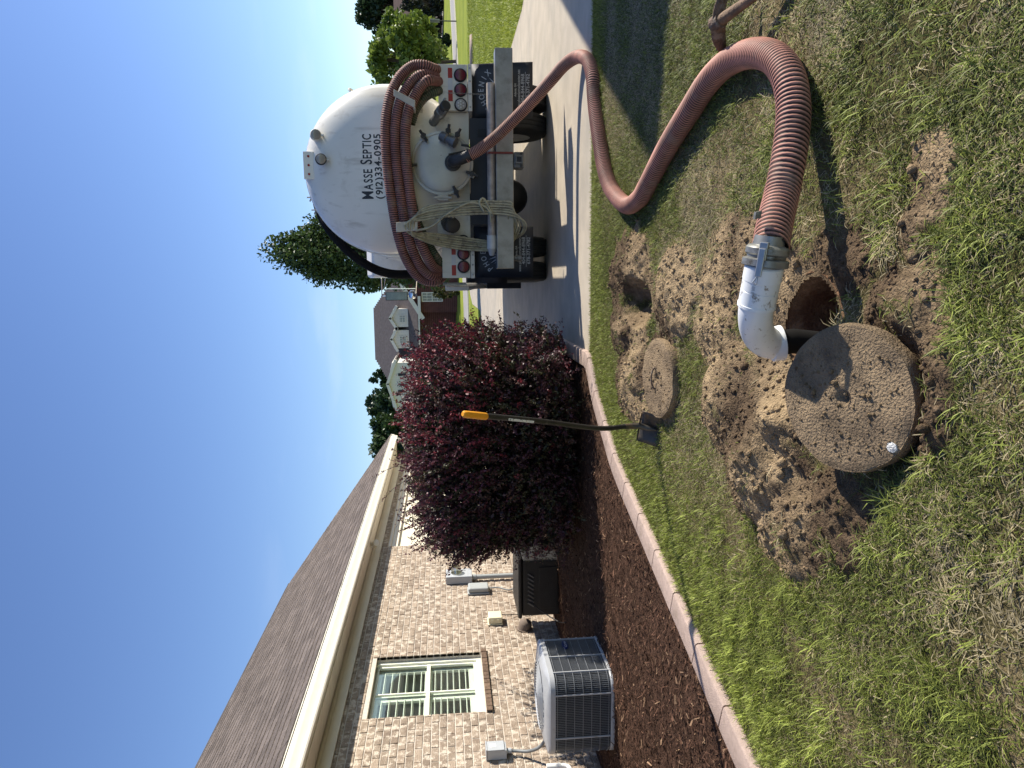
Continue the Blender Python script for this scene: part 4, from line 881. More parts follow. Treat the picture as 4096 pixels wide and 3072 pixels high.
el = thing('pvc_elbow', 'scuffed white plastic elbow pipe leading from the hose into the tank hole', 'pipe', (EM.x, EM.y, .2))
PVCD = mat('pvc_scuffed', (.74, .75, .73), .38, var=.04, dirt=(.30, .26, .21), dscale=34, dlo=.60, dhi=.66, spec=.5)
b = MB(); mid = E_0.lerp(EM, .48)
b.lathe(E_0, (EM - E_0), [(.057, -.045), (.063, -.042), (.066, -.038), (.066, .01), (.0645, .012), (.0645, (mid - E_0).length - .002), (.0625, (mid - E_0).length), (.0645, (mid - E_0).length + .002), (.0645, (EM - E_0).length), (.0665, (EM - E_0).length + .001), (.0665, (EM - E_0).length + .012), (.058, (EM - E_0).length + .014)], 36)
b.build('straight_pipe', PVCD, el, smooth=30)
ed_ = (EM - E_0).normalized(); dn = Vector((.16, -.16, -1)).normalized(); t_ = np.linspace(0, 1, 18); k_ = .085
bez = [EM * (1 - t) ** 3 + (EM + ed_ * k_) * 3 * t * (1 - t) ** 2 + (EE - dn * k_ * 1.0) * 3 * t * t * (1 - t) + EE * t ** 3 for t in t_]
b = MB(); b.tube(bez, [.0605] * 18, 32); b.build('bend', PVCD, el, smooth=60)
b = MB(); b.lathe(EE - dn * .030, dn, [(.062, -.004), (.0675, 0), (.0675, .030), (.0685, .032), (.0685, .040), (.055, .042)], 36); b.build('socket_rim', PVCD, el, smooth=30)
b = MB(); b.tube([EE + dn * .0, EE + dn * .05, EE + Vector((-.02, -.02, -.30)), EE + Vector((-.02, -.02, -.6))], [.050, .048, .046, .046], 20); b.build('drop_tube', RUB, el, smooth=60)
for k, (fx, fy) in enumerate(((.28, .0), (.62, .25))):
    c0 = E_0.lerp(EM, fx); nrm = Vector((-.05, -.75, .66)); nrm = (nrm - ed_ * nrm.dot(ed_)).normalized(); sdv = ed_.cross(nrm)
    def wrap(x, y, c0=c0): a = (y - .006) / .0652 + fy * .6; return c0 + (-ed_) * x + (nrm * math.cos(a) + sdv * (-math.sin(a))) * .0652
    lettering('|| |l||| l|' if k == 0 else '-|| || l|||', .013, wrap, mat('print_grey', (.18, .18, .18), .7), el, 'pipe_print')
# ================================================================== THE TRUCK
tk = thing('septic_truck', 'white vacuum tank truck backed up on the driveway with rear hoses and mudflaps', 'truck', (1.2, 12, 0))
WHT = mat('tank_white', (.72, .69, .62), .28, var=.05, scale=2.5, spec=.5, coat=.3, dirt=(.50, .46, .38), dscale=3.5, dlo=.58, dhi=.8, streak=(.40, .36, .29))
BEI = mat('plate_white', (.60, .565, .48), .4, var=.07, scale=4, spec=.5, dirt=(.33, .29, .23), dscale=6, dlo=.56, dhi=.75, streak=(.26, .22, .17))
BLK2 = mat('chassis_black', (.014, .014, .015), .6, var=.3)
NAV = mat('flap_rubber', (.020, .022, .028), .55, var=.15)
GALV = mat('galvanised', (.33, .325, .30), .45, metal=.75, var=.2, scale=12)
TX, TZ, TR, TY = 1.25, 2.02, .98, 8.86
def tankY(x, z): return TY - .40 * math.sqrt(max(0, 1 - ((x - TX) ** 2 + (z - TZ) ** 2) / TR ** 2))
b = MB(); b.lathe((TX, TY, TZ), (0, 1, 0), [(TR, .0), (TR, 4.9), (TR * .9, 5.1), (TR * .5, 5.25)], 72); b.build('tank', WHT, tk, smooth=40)
prof = [(TR * math.sin(a), -.40 * math.cos(a)) for a in np.linspace(.02, math.pi / 2, 20)]
b = MB(); b.lathe((TX, TY - .004, TZ), (0, 1, 0), prof, 72); b.build('tank_head', WHT, tk, smooth=True)
for y in (TY + .03, TY + 1.6, TY + 3.2): b = MB(); b.lathe((TX, y, TZ), (0, 1, 0), [(TR + .001, 0), (TR + .014, .004), (TR + .014, .05), (TR + .001, .054)], 72, cap=False); b.build('tank_band', WHT, tk, smooth=40)
LET = mat('letter_black', (.018, .022, .03), .5, var=.2)
def on_head(cx, cz, sl=0.0): return lambda x, y: (cx + x, tankY(cx + x, cz + y + sl * x) - .005, cz + y + sl * x)
def serif_word(word, caps, cx, cz, big, small, name, gap=.012):
    """small-capital lettering with slab serifs, letter by letter"""
    W = []; x = 0
    for ch in word:
        if ch == ' ': x += small * .38; continue
        s = big if ch in caps and (not W or W[-1][0] == ' ' or True) and ch.isupper() and (len(W) == 0 or W[-1][3]) else small
        W.append([ch, x, s, False]); me = text_mesh(ch, s, .0025, 1); xs_ = [v.co.x for v in me.vertices]; wd_ = max(xs_) - min(xs_); W[-1].append((me, min(xs_), wd_)); x += wd_ * .80 + gap
    return W, x
def draw_word(text_parts, x0, x1, cz, sl, name, pad):
    """text_parts: list of (char, size, squeeze)"""
    items = []; x = 0
    for ch, s, sq in text_parts:
        if ch == ' ': x += s * .40; continue
        me = text_mesh(ch, s / .70, .0026); xs_ = [v.co.x for v in me.vertices]; wd_ = (max(xs_) - min(xs_)) * sq; items.append((me, x, min(xs_), sq, s, wd_)); x += wd_ + pad
    tot = x - pad; k = (x1 - x0) / tot; out = MB()
    f = on_head(x0, cz, sl)
    for me, px_, mn, sq, s, wd_ in items:
        vs = [f((px_ + (v.co.x - mn) * sq) * k, v.co.y) for v in me.vertices]
        out.add(vs, [tuple(p.vertices) for p in me.polygons])
    out.build(name, LET, tk, raw=True)
draw_word([('M', .130, .8)] + [(c, .100, .8) for c in 'ASSE'] + [(' ', .12, 1), ('S', .130, .8)] + [(c, .100, .8) for c in 'EPTIC'], .885, 1.60, 2.185, .004, 'company_lettering', .014)
draw_word([(c, .078, .95) for c in '(912)334-0905'], .885, 1.60, 2.075, .010, 'phone_lettering', .010)
# top hatch knobs, hand rail, light bar, work lamps
for x, z, y in ((1.03, 3.02, 9.7), (.87, 2.97, 9.7)):
    b = MB(); b.cyl((x, y, z - .06), (x, y, z + .08), .018, n=8)
    for a in (.4, 1.6, 2.7): b.cyl((x - .05 * math.cos(a), y, z + .07 - .05 * math.sin(a)), (x + .06 * math.cos(a), y, z + .07 + .06 * math.sin(a)), .010, n=6)
    b.build('hatch_clamp', GALV, tk, smooth=40)
b = MB(); b.lathe((.98, 9.9, 2.94), (-.25, 0, 1), [(.26, 0), (.26, .07), (.2, .09)], 28); b.build('top_hatch', WHT, tk, smooth=40)
b = MB(); b.tube(catmull([(2.18, 9.4, 2.42), (2.30, 9.4, 2.52), (2.32, 9.6, 2.48), (2.33, 10.3, 2.35), (2.30, 10.6, 2.15), (2.22, 10.6, 2.0)], .05)[0], .016, 8); b.build('hand_rail', WHT, tk, smooth=50)
b = MB(); b.box(1.125, 1.435, 8.66, 8.80, 2.865, 2.985); b.build('light_bar', WHT, tk, bevel=.006)
RED = mat('red_lens', (.30, .012, .012), .25, var=.1, spec=.5)
for x in (1.18, 1.28, 1.38): b = MB(); b.lathe((x, 8.659, 2.925), (0, -1, 0), [(.014, 0), (.013, .006), (.006, .010)], 14); b.build('marker_light', RED, tk, smooth=40)
LENS = mat('lamp_lens', (.30, .28, .26), .15, var=.1, spec=.6)
for x, z, tilt in ((1.32, 2.76, -.2), (1.60, 2.82, -.35)):
    y = tankY(x, z) - .09; b = MB(); ax_ = Vector((.05, -1, tilt)).normalized(); b.lathe((x, y, z), ax_, [(.03, -.05), (.06, -.02), (.065, .02), (.06, .035)], 24); b.build('work_lamp', BLK2 if x < 1.5 else BEI, tk, smooth=40)
    b = MB(); b.lathe(Vector((x, y, z)) + ax_ * .0355, ax_, [(.054, 0), (.045, .008), (.01, .012)], 24); b.build('lamp_glass', LENS, tk, smooth=50)
    b = MB(); b.tube([(x, tankY(x, z - .1) + .01, z - .07), (x, y - .02, z - .09), (x, y, z - .04)], .012, 8); b.cyl((x, tankY(x, z) + .03, z), Vector((x, y, z)) - ax_ * .05, .05 if x > 1.5 else .02, n=16); b.build('lamp_bracket', BEI, tk, smooth=40)
# rear plate and boxes
b = MB(); b.box(.405, 1.865, 8.58, 8.62, 1.075, 1.46); b.build('rear_plate', BEI, tk, bevel=.004)
for x0, x1, side in ((-.02, .40, 'l'), (1.87, 2.37, 'r')):
    b = MB(); b.box(x0, x1, 8.50, 8.80, 1.085, 1.415); b.build('light_box', BEI, tk, bevel=.005)
    b = MB(); b.box(x0 - .005, x1 + .005, 8.497, 8.515, 1.035, 1.08); b.build('flap_strip', BEI, tk, bevel=.003)
    for k in range(4): b = MB(); b.lathe((x0 + .04 + k * (x1 - x0 - .08) / 3, 8.4965, 1.057), (0, -1, 0), [(.011, 0), (.010, .005), (.004, .008)], 10); b.build('bolt', GALV, tk, smooth=40)
    for k, x in enumerate((.11, .26, .405) if side == 'l' else (2.25, 2.09, 1.93)):
        b = MB(); b.lathe((x, 8.499, 1.165), (0, -1, 0), [(.074, 0), (.074, .014), (.068, .022), (.060, .020)], 32); b.build('light_grommet', BLK2, tk, smooth=40)
        b = MB(); b.lathe((x, 8.478, 1.165), (0, -1, 0), [(.060, 0), (.058, .008), (.03, .014), (.005, .015)], 32); b.build('tail_light' if k < 2 else 'reverse_light', mat('tail_lens', (.12, .010, .022), .25, var=.2, spec=.5) if k < 2 else LENS, tk, smooth=50)
        if k == 2:
            for q in range(7):
                a = q * math.pi / 3; r_ = .032 if q else 0; b = MB(); b.lathe((x + r_ * math.cos(a), 8.4655, 1.165 + r_ * math.sin(a)), (0, -1, 0), [(.010, 0), (.007, .004)], 10); b.build('diode', mat('diode', (.45, .45, .43), .3), tk)
    TAPE = mat('tape_red', (.33, .02, .015), .4, var=.05); TAPW = mat('tape_white', (.50, .50, .50), .35, var=.03)
    zr_ = 1.255
    for (a, c, m_) in (((x0 + .03, x0 + .15, TAPE), (x0 + .15, x0 + .27, TAPW), (x0 + .27, x0 + .36, TAPE)) if side == 'l' else ((x1 - .15, x1 - .04, TAPE), (x1 - .28, x1 - .15, TAPW), (x1 - .40, x1 - .28, TAPE))):
        b = MB(); b.box(a, c, 8.4975, 8.4995, zr_, zr_ + .05); b.build('reflective_tape', m_, tk)
    # mud flap
    fx0, fx1 = (-.015, .58) if side == 'l' else (1.79, 2.40)
    b = MB(); vs = []; N_ = 9
    for i in range(N_):
        t = i / (N_ - 1)
        for x in np.linspace(fx0, fx1, 5): vs.append((x + .02 * t * (1 if side == 'r' else -.3), 8.60 - .03 * math.sin(t * 3) - .06 * t * t, 1.034 - .70 * t))
    b.add(vs, [(i * 5 + j, i * 5 + j + 1, (i + 1) * 5 + j + 1, (i + 1) * 5 + j) for i in range(N_ - 1) for j in range(4)])
    o = b.build('mud_flap', NAV, tk, smooth=True); sm = o.modifiers.new('s', 'SOLIDIFY'); sm.thickness = .01; sm.offset = 0
    def fl(x, z): t = (1.034 - z) / .70; return (x, 8.60 - .03 * math.sin(t * 3) - .06 * t * t - .008, z)
    FLT = mat('flap_print', (.34, .35, .36), .6, var=.1, dirt=(.1, .1, .1), dscale=30, dlo=.6, dhi=.7)
    xc = .275 if side == 'l' else 2.11
    out = MB(); word = 'PHOENIX'; Rr_ = .235
    for i, ch in enumerate(word):
        a = (i - 3) * .27; me = text_mesh(ch, .090, .0012)
        for p in [1]:
            vs = []
            for v in me.vertices:
                x = v.co.x * .8; y = v.co.y + Rr_; vs.append(fl(xc + x * math.cos(a) + y * math.sin(a), .665 + y * math.cos(a) - x * math.sin(a)))
            out.add(vs, [tuple(p_.vertices) for p_ in me.polygons])
    out.build('flap_lettering', FLT, o, raw=True)
    out = MB()      # bird emblem: a fan of feathers and a neck
    for a, L in ((-1.1, .15), (-.8, .18), (-.5, .17), (-.2, .14), (.3, .13), (.6, .17), (.9, .18), (1.2, .14)):
        ps = [(0, 0), (L * .5 * math.sin(a) - .018 * math.cos(a), L * .5 * math.cos(a) + .018 * math.sin(a)), (L * math.sin(a), L * math.cos(a) + .03 * abs(a)), (L * .5 * math.sin(a) + .004 * math.cos(a), L * .5 * math.cos(a) - .004 * math.sin(a))]
        out.add([fl(xc + x, .70 + z) for x, z in ps], [(0, 1, 2, 3)])
    out.build('flap_emblem', FLT, o, raw=True)
    for body, s, z, sh3, sx in (('Atlanta, GA', .034, .525, .25, .9), ('www.phoenixtruckcenter.net', .046, .480, 0, .82), ('404-844-8968', .056, .432, 0, 1.0), ('678-371-4782', .056, .372, 0, 1.0)):
        lettering(body, s, lambda x, y, z=z: fl((xc if sx < .95 else xc + .02) + x, z + y), FLT, o, 'flap_lettering', bold=.0008, sx=sx, shear=sh3)
    out = MB(); out.add([fl(xc - .17, .417), fl(xc + .2, .417), fl(xc + .2, .421), fl(xc - .17, .421)], [(0, 1, 2, 3)]); out.build('flap_rule', FLT, o, raw=True)
# manway
ym = tankY(1.27, 1.39)
b = MB(); b.cyl((1.27, ym + .12, 1.39), (1.27, 8.42, 1.39), .345, n=48); b.build('manway_collar', BEI, tk, smooth=40)
MANC = mat('manway_cover', (.40, .39, .355), .4, metal=.35, var=.1, scale=5, dirt=(.055, .045, .04), dscale=26, dlo=.66, dhi=.69)
b = MB(); b.lathe((1.27, 8.415, 1.39), (0, -1, 0), [(.352, 0), (.352, .028), (.325, .034), (.32, .028), (.30, .040), (.2, .055), (.05, .062)], 56); b.build('manway_cover', MANC, tk, smooth=35)
for a in (95, 35, -12, 205, 250, 330):
    ar = math.radians(a); cx_, cz_ = 1.27 + .355 * math.cos(ar), 1.39 + .355 * math.sin(ar); dr = Vector((math.cos(ar), 0, math.sin(ar))); tg = Vector((-math.sin(ar), 0, math.cos(ar)))
    b = MB(); RR = Matrix((dr, Vector((0, 1, 0)), tg)).transposed(); b.box(-.03, .035, -.02, .05, -.028, .028, RR, (cx_, 8.40, cz_)); b.build('clamp_lug', BEI, tk, bevel=.006)
    b = MB(); c = Vector((cx_, 8.375, cz_)); b.cyl(c + Vector((0, .06, 0)), c - Vector((0, .04, 0)), .024, n=10); b.cyl(c - dr * .07 - Vector((0, .03, 0)), c + dr * .07 - Vector((0, .045, 0)), .016, n=8); b.cyl(c - Vector((0, .02, 0)), c - Vector((0, .05, 0)), .034, n=6); b.build('wing_nut', mat('dark_iron', (.045, .043, .04), .5, metal=.4), tk, smooth=40)
b = MB(); b.box(.86, .945, 8.39, 8.50, 1.33, 1.45); b.cyl((.89, 8.40, 1.29), (.89, 8.40, 1.49), .018, n=10); b.build('manway_hinge', BEI, tk, bevel=.004)
b = MB(); b.box(1.855, 1.94, tankY(1.9, 1.66) - .015, tankY(1.9, 1.66) + .03, 1.60, 1.70); b.build('name_plate', BEI, tk); b = MB(); b.box(.53, .60, 8.58, 8.66, 1.585, 1.65); b.build('name_plate', BEI, tk)
IRON = mat('dark_iron', (.045, .043, .04)); DKA = mat('dull_alloy', (.14, .14, .135), .45, metal=.5, var=.25, scale=18)
def valve(name, base, d, r, L, m, cap=True, lever=True):
    base = Vector(base); d = Vector(d).normalized(); b = MB(); b.lathe(base, d, [(r * 1.0, -.12), (r, L * .4), (r * 1.25, L * .42), (r * 1.25, L * .72), (r * 1.05, L * .74), (r * 1.05, L)], 22); vo = b.build(name, m, tk, smooth=35)
    x_, y_, _ = basis(d)
    if cap: b = MB(); b.lathe(base + d * L, d, [(r * 1.12, .0), (r * 1.12, .05), (r * .9, .06)], 20); b.build('valve_cap', IRON, vo, smooth=40)
    if lever:
        for s in (-1, 1): b = MB(); RR = Matrix((x_, y_, d)).transposed(); b.box(r * 1.05 * s - .012, r * 1.05 * s + .02 * s + .012, -.012, .012, L * .55, L + .05, RR, base); b.build('valve_lever', GALV, vo, bevel=.003)
    return vo
valve('discharge_valve', ony(*Z1(895, 490), 8.5), ony(*Z1(950, 415), 8.2) - ony(*Z1(895, 490), 8.5), .052, .30, DKA)
valve('valve', (.62, 8.56, 1.34), (-.2, -1, -.25), .075, .2, IRON)
vA_ = Vector(vA)
b = MB(); cA = Vector(ony(*Z1(1000, 745), 8.22)); b.tube(catmull([(cA.x, 8.42, cA.z), tuple(cA), tuple(vA_ * .6 + cA * .4 + Vector((0, -.02, 0))), tuple(vA_ + (Vector(path[1]) - vA_) * .3)], .02)[0], .066, 20); b.build('hose_elbow', IRON, tk, smooth=50)
b = MB(); b.lathe(cA + Vector((0, .12, 0)), (0, -1, 0), [(.095, 0), (.095, .03), (.075, .035), (.075, .1)], 22); b.build('elbow_flange', IRON, tk, smooth=40)
cB = Vector(ony(*Z1(960, 610), 8.3)); cC = Vector(ony(*Z1(1020, 640), 8.25))
b = MB(); b.lathe(cB, cC - cB, [(.050, -.08), (.056, -.05), (.056, .0), (.045, .01), (.045, .06), (.058, .065), (.058, .12), (.02, .13)], 22); so3 = b.build('side_valve', DKA, tk, smooth=40)
b = MB(); b.tube([cC + Vector((-.02, -.04, -.05)), cC + Vector((-.03, -.05, -.12)), cC + Vector((-.07, -.04, -.17)), cA + Vector((.06, -.06, .05))], [.014, .014, .012, .010], 8); b.build('valve_lever', IRON, so3, smooth=50)
# bumper, pipe, hitch
def diamond():
    m = mat('diamond_plate', (.30, .29, .26), .45, metal=.6, var=.15, scale=6, dirt=(.20, .185, .16), dscale=5, dlo=.5, dhi=.7); n = m.node_tree.nodes; L = m.node_tree.links
    g_ = n.new('ShaderNodeNewGeometry'); mpn = n.new('ShaderNodeMapping'); mpn.inputs['Rotation'].default_value = (0, math.radians(45), 0); mpn.inputs['Scale'].default_value = (28, 28, 28)
    br = n.new('ShaderNodeTexVoronoi'); br.feature = 'F1'; br.distance = 'MINKOWSKI'; br.inputs['Exponent'].default_value = .6; br.inputs['Scale'].default_value = 1.0; br.inputs['Randomness'].default_value = 0.0
    L.new(g_.outputs['Position'], mpn.inputs[0]); L.new(mpn.outputs[0], br.inputs['Vector'])
    mr = n.new('ShaderNodeMapRange'); mr.inputs[1].default_value = .35; mr.inputs[2].default_value = .15; L.new(br.outputs['Distance'], mr.inputs[0])
    bp = n.new('ShaderNodeBump'); bp.inputs['Strength'].default_value = .5; bp.inputs['Distance'].default_value = .01; L.new(mr.outputs[0], bp.inputs['Height']); L.new(bp.outputs[0], n['Principled BSDF'].inputs['Normal'])
    return m
DIA = diamond()
b = MB(); b.box(.085, 2.475, 8.22, 8.42, .595, .79); bump_o = b.build('bumper', DIA, tk, bevel=.006)
# raised treads on the bumper face
td = MB(); k = 0
for i in range(96):
    for j in range(8):
        x = .10 + i * .0247 + (.012 if j % 2 else 0); z = .607 + j * .0235; s = 1 if (i + j) % 2 else -1
        if x > 2.46: continue
        R_ = Matrix.Rotation(s * .78, 3, 'Y'); td.box(-.010, .010, -.0012, .0, -.0028, .0028, R_, (x, 8.2195, z + .004))
td.build('tread_pattern', DIA, bump_o, kind='stuff')
for x in (.11, .87, 2.45): b = MB(); b.lathe((x, 8.2193, .615), (0, -1, 0), [(.008, 0), (.004, .004)], 8); b.build('bolt', GALV, bump_o)
b = MB(); b.tube([(.35, 8.30, .843), (2.12, 8.30, .838)], .046, 18); b.build('pipe_rail', mat('worn_pipe', (.42, .36, .30), .55, metal=.3, var=.3, scale=14), tk, smooth=40)
b = MB(); b.lathe((.36, 8.30, .843), (-1, 0, 0), [(.056, -.1), (.056, .05), (.05, .055), (.03, .12), (.02, .13)], 18); b.build('pipe_nozzle', mat('clear_plastic', (.45, .45, .42), .2, var=.1), tk, smooth=40)
b = MB(); b.box(1.35, 1.372, 8.205, 8.218, .60, .88); b.box(1.35, 1.372, 8.205, 8.35, .889, .893); b.build('ratchet_strap', mat('strap_red', (.16, .035, .028), .8), tk)
b = MB(); b.box(1.20, 1.38, 8.24, 8.40, .47, .592); ht = b.build('hitch_plate', DKA, tk, bevel=.02, seg=3)
b = MB(); b.box(1.245, 1.335, 8.19, 8.239, .49, .575); b.build('receiver_tube', DKA, ht, bevel=.004)
b = MB(); b.box(1.262, 1.318, 8.185, 8.189, .505, .56); b.build('receiver_mouth', BLK2, ht)
for x in (1.222, 1.358): b = MB(); b.lathe((x, 8.238, .505), (0, -1, 0), [(.016, 0), (.016, .02), (.009, .02)], 12); b.build('chain_eye', IRON, ht)
# chassis
b = MB()
for x in (.78, 1.62): b.box(x - .04, x + .04, 8.45, 16.2, .72, .98)
for y in (8.5, 10.6, 12.8): b.box(.83, 1.57, y, y + .1, .75, .95)
b.build('chassis_rail', BLK2, tk)
b = MB(); b.box(.60, 1.78, 8.46, 8.5, .80, 1.07); b.build('rear_cross_plate', NAV, tk)
b = MB(); b.cyl((.0, 9.85, .5), (2.4, 9.85, .5), .07, n=14); b.lathe((1.05, 9.85, .48), (0, -1, 0), [(.05, -.3), (.2, -.2), (.235, 0), (.2, .12), (.08, .2)], 24); b.build('axle', BLK2, tk, smooth=50)
TYR = mat('tyre_rubber', (.020, .020, .020), .8, var=.2, bump=.3, bscale=80)
def wheel(x0, x1, y, r):
    pr = [(r * .58, 0), (r * .72, -.004), (r * .93, .012), (r, .035), (r, (x1 - x0) - .035), (r * .93, (x1 - x0) - .012), (r * .72, (x1 - x0) + .004), (r * .58, (x1 - x0))]
    b = MB(); b.lathe((x0, y, r), (1, 0, 0), pr, 40, cap=False); w_ = b.build('wheel', TYR, tk, smooth=30)
    b = MB()
    for k in range(4):
        xx_ = x0 + (x1 - x0) * (.2 + .2 * k); b.lathe((xx_ - .012, y, r), (1, 0, 0), [(r + .001, 0), (r + .008, .004), (r + .008, .034), (r + .001, .038)], 40, cap=False)
    b.build('tread', TYR, w_, smooth=30)
    b = MB(); b.lathe((x0, y, r), (1, 0, 0), [(r * .58, .005), (r * .5, .06), (r * .25, .08), (r * .12, .02)], 28); b.lathe((x1, y, r), (-1, 0, 0), [(r * .58, .005), (r * .5, .06), (r * .25, .08), (r * .12, .02)], 28); b.build('rim', GALV, w_, smooth=40)
for x0, x1 in ((-.085, .19), (.25, .52), (1.82, 2.09), (2.15, 2.425)): wheel(x0, x1, 9.85, .50)
for x0, x1 in ((-.03, .25), (2.1, 2.38)): wheel(x0, x1, 15.6, .50)
# fenders beside the rear wheels
for s, xa in ((-1, -.11), (1, 2.44)):
    b = MB(); vs = []; A = np.linspace(.15, math.pi - .15, 14)
    for a in A:
        for x in (xa - .02 * s, xa - .58 * s): vs.append((x, 9.85 + .62 * math.cos(a), .50 + .60 * math.sin(a)))
    b.add(vs, [(2 * i, 2 * i + 1, 2 * i + 3, 2 * i + 2) for i in range(13)]); o = b.build('fender', BLK2, tk, smooth=True); sm = o.modifiers.new('s', 'SOLIDIFY'); sm.thickness = .012
    for k in range(5): b = MB(); b.box(min(xa + s * (.0 - .008 * k), xa - s * .02), max(xa + s * (.0 - .008 * k), xa - s * .02), 8.9 + k * .06, 8.93 + k * .06, 1.12, 1.415); b.build('side_slat', GALV, tk) if s < 0 else None
    xo = xa + s * .075
    b = MB(); b.prism([(9.3, 1.38), (13.9, 1.38), (13.9, .78), (10.7, .78), (10.4, .95), (9.3, 1.08)], 'x', min(xo, xo - s * .05), max(xo, xo - s * .05)); b.build('side_panel', WHT, tk, bevel=.004)
    b = MB(); b.box(min(xo, xo - s * .35), max(xo, xo - s * .35), 10.5, 14.05, .27, .775); b.build('tool_box_sun_skirt', BLK2, tk, bevel=.01)  # side boxes lengthened and lowered to block sun passing under the truck
# cab
cab = MB(); cab.prism([(14.15, .95), (14.15, 2.78), (14.4, 2.90), (15.6, 2.88), (16.0, 2.70), (16.35, 1.85), (17.3, 1.70), (17.45, 1.2), (17.4, .36), (14.15, .36)], 'x', -.02, 2.42); co = cab.build('cab', WHT, tk, bevel=.06, seg=3)
b = MB(); b.box(.35, 2.05, 14.135, 14.148, 1.95, 2.5); b.build('rear_window', mat('dark_glass', (.02, .025, .03), .05, spec=.7), co)
for x in (-.035, 2.425): b = MB(); b.box(x, x + .01, 14.6, 15.9, 1.85, 2.55); b.build('side_window', mat('dark_glass', (.02, .025, .03)), co)
MIR = mat('mirror_glass', (.55, .6, .65), .04, metal=1.0, var=.02); CHR = mat('chrome', (.55, .55, .55), .15, metal=1.0)
for s, xm in ((-1, -.43), (1, 2.85)):
    b = MB(); b.box(xm - .10, xm + .10, 16.3, 16.37, 2.22, 2.72); b.build('mirror_housing', BLK2, tk, bevel=.02, seg=3)
    b = MB(); b.box(xm - .085, xm + .085, 16.294, 16.2985, 2.24, 2.70); b.build('mirror_glass', mat('mirror_dark', (.10, .11, .12), .08, metal=.9), tk)
    b = MB(); b.lathe((xm + .03 * -s, 16.33, 2.11), (0, -1, 0), [(.03, -.06), (.095, -.01), (.10, .01), (.09, .02), (.05, .03), (.005, .035)], 24); b.build('round_mirror', MIR, tk, smooth=50)
    b = MB(); xi = -.03 if s < 0 else 2.43
    b.tube([(xi, 16.1, 2.78), (xm, 16.35, 2.80), (xm, 16.35, 2.72)], .013, 6); b.tube([(xm, 16.35, 2.24), (xm, 16.35, 2.05), (xi, 16.1, 2.0)], .013, 6); b.tube([(xi, 16.15, 2.7), (xm * .6 + xi * .4, 16.3, 2.75), (xm * .6 + xi * .4, 16.3, 2.02)], .01, 6); b.build('mirror_arm', CHR, tk, smooth=50)
b = MB(); b.tube(catmull([(1.15, 9.9, 3.06), (.92, 9.8, 3.03), (.67, 9.65, 2.91), (.38, 9.6, 2.68), (.16, 9.6, 2.41), (.05, 9.6, 2.15), (.03, 9.6, 1.88), (.06, 9.6, 1.5), (.1, 9.7, 1.3)], .04)[0], .058, 14); b.build('vacuum_hose', mat('black_rubber', (.018, .017, .016)), tk, smooth=60)
BRK = mat('bracket_paint', (.44, .40, .33), .5, var=.1)
for zc in ([(655, 1115), (655, 1175), (785, 1165), (785, 1105)], [(640, 310), (640, 352), (768, 425), (772, 380)]):
    P = [Vector(ony(*Z1(*p), 8.12)) for p in zc]; b = MB(); off = Vector((0, .02, 0)); b.add(P + [p + off for p in P], [(0, 1, 2, 3), (4, 7, 6, 5), (0, 4, 5, 1), (1, 5, 6, 2), (2, 6, 7, 3), (3, 7, 4, 0)]); br_ = b.build('hose_bracket', BRK, tk, bevel=.008)
    c = (P[2] + P[3]) / 2; b = MB(); b.box(-.05, .05, .0, .5, -.018, .0, None, (c.x, 8.14, c.z + .02)); b.build('bracket_arm', BRK, br_)
# ================================================================== STORED HOSES AND THE COIL
def hp(pts, y0, bow=.24):
    out = []
    for X, Y in pts:
        p = ony(*Z1(X, Y), y0); yy_ = y0 + bow * ((p[0] - 1.22) / 1.2) ** 4
        if X > 925: yy_ = 8.66
        elif X > 870: yy_ = max(yy_, 8.48)
        out.append(ony(*Z1(X, Y), yy_))
    return out
def smooth_hose(name, label, pts, y0, crest, groove, r, group, tail=None):
    P = hp(pts, y0)
    if tail: P = [np.array(tail[0])] + P + [np.array(tail[1])]
    o = ribbed(name, P, r, .024, crest, groove, HOSEM, None, n=18, samp=6, depth=.06); tag(o, label, 'hose', group); return o
G1 = 'spare hoses racked on the tank'
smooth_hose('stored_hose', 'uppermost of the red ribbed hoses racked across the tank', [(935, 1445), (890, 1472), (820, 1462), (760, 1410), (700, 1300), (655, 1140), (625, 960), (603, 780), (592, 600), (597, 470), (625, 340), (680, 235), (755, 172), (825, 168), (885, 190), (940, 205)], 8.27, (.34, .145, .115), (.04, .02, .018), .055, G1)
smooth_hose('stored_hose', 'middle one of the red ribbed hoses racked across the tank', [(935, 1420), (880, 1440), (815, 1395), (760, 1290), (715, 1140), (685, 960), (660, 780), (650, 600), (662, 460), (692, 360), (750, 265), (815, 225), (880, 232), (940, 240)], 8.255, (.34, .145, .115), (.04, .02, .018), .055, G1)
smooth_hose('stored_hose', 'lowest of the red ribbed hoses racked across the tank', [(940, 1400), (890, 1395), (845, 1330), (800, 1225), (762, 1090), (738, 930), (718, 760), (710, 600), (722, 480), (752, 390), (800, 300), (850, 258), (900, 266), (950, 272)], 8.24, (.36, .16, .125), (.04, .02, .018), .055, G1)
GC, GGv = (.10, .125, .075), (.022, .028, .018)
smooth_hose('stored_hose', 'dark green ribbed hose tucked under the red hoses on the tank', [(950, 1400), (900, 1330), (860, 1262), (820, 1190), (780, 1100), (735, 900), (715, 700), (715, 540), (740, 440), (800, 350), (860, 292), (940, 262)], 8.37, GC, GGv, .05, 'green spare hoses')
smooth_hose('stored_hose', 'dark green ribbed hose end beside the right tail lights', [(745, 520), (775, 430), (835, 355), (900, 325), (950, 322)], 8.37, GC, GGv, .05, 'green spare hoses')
gh = thing('hose_coil', 'beige garden hose coil hanging over the truck bumper', 'hose', (.55, 8.2, .45))
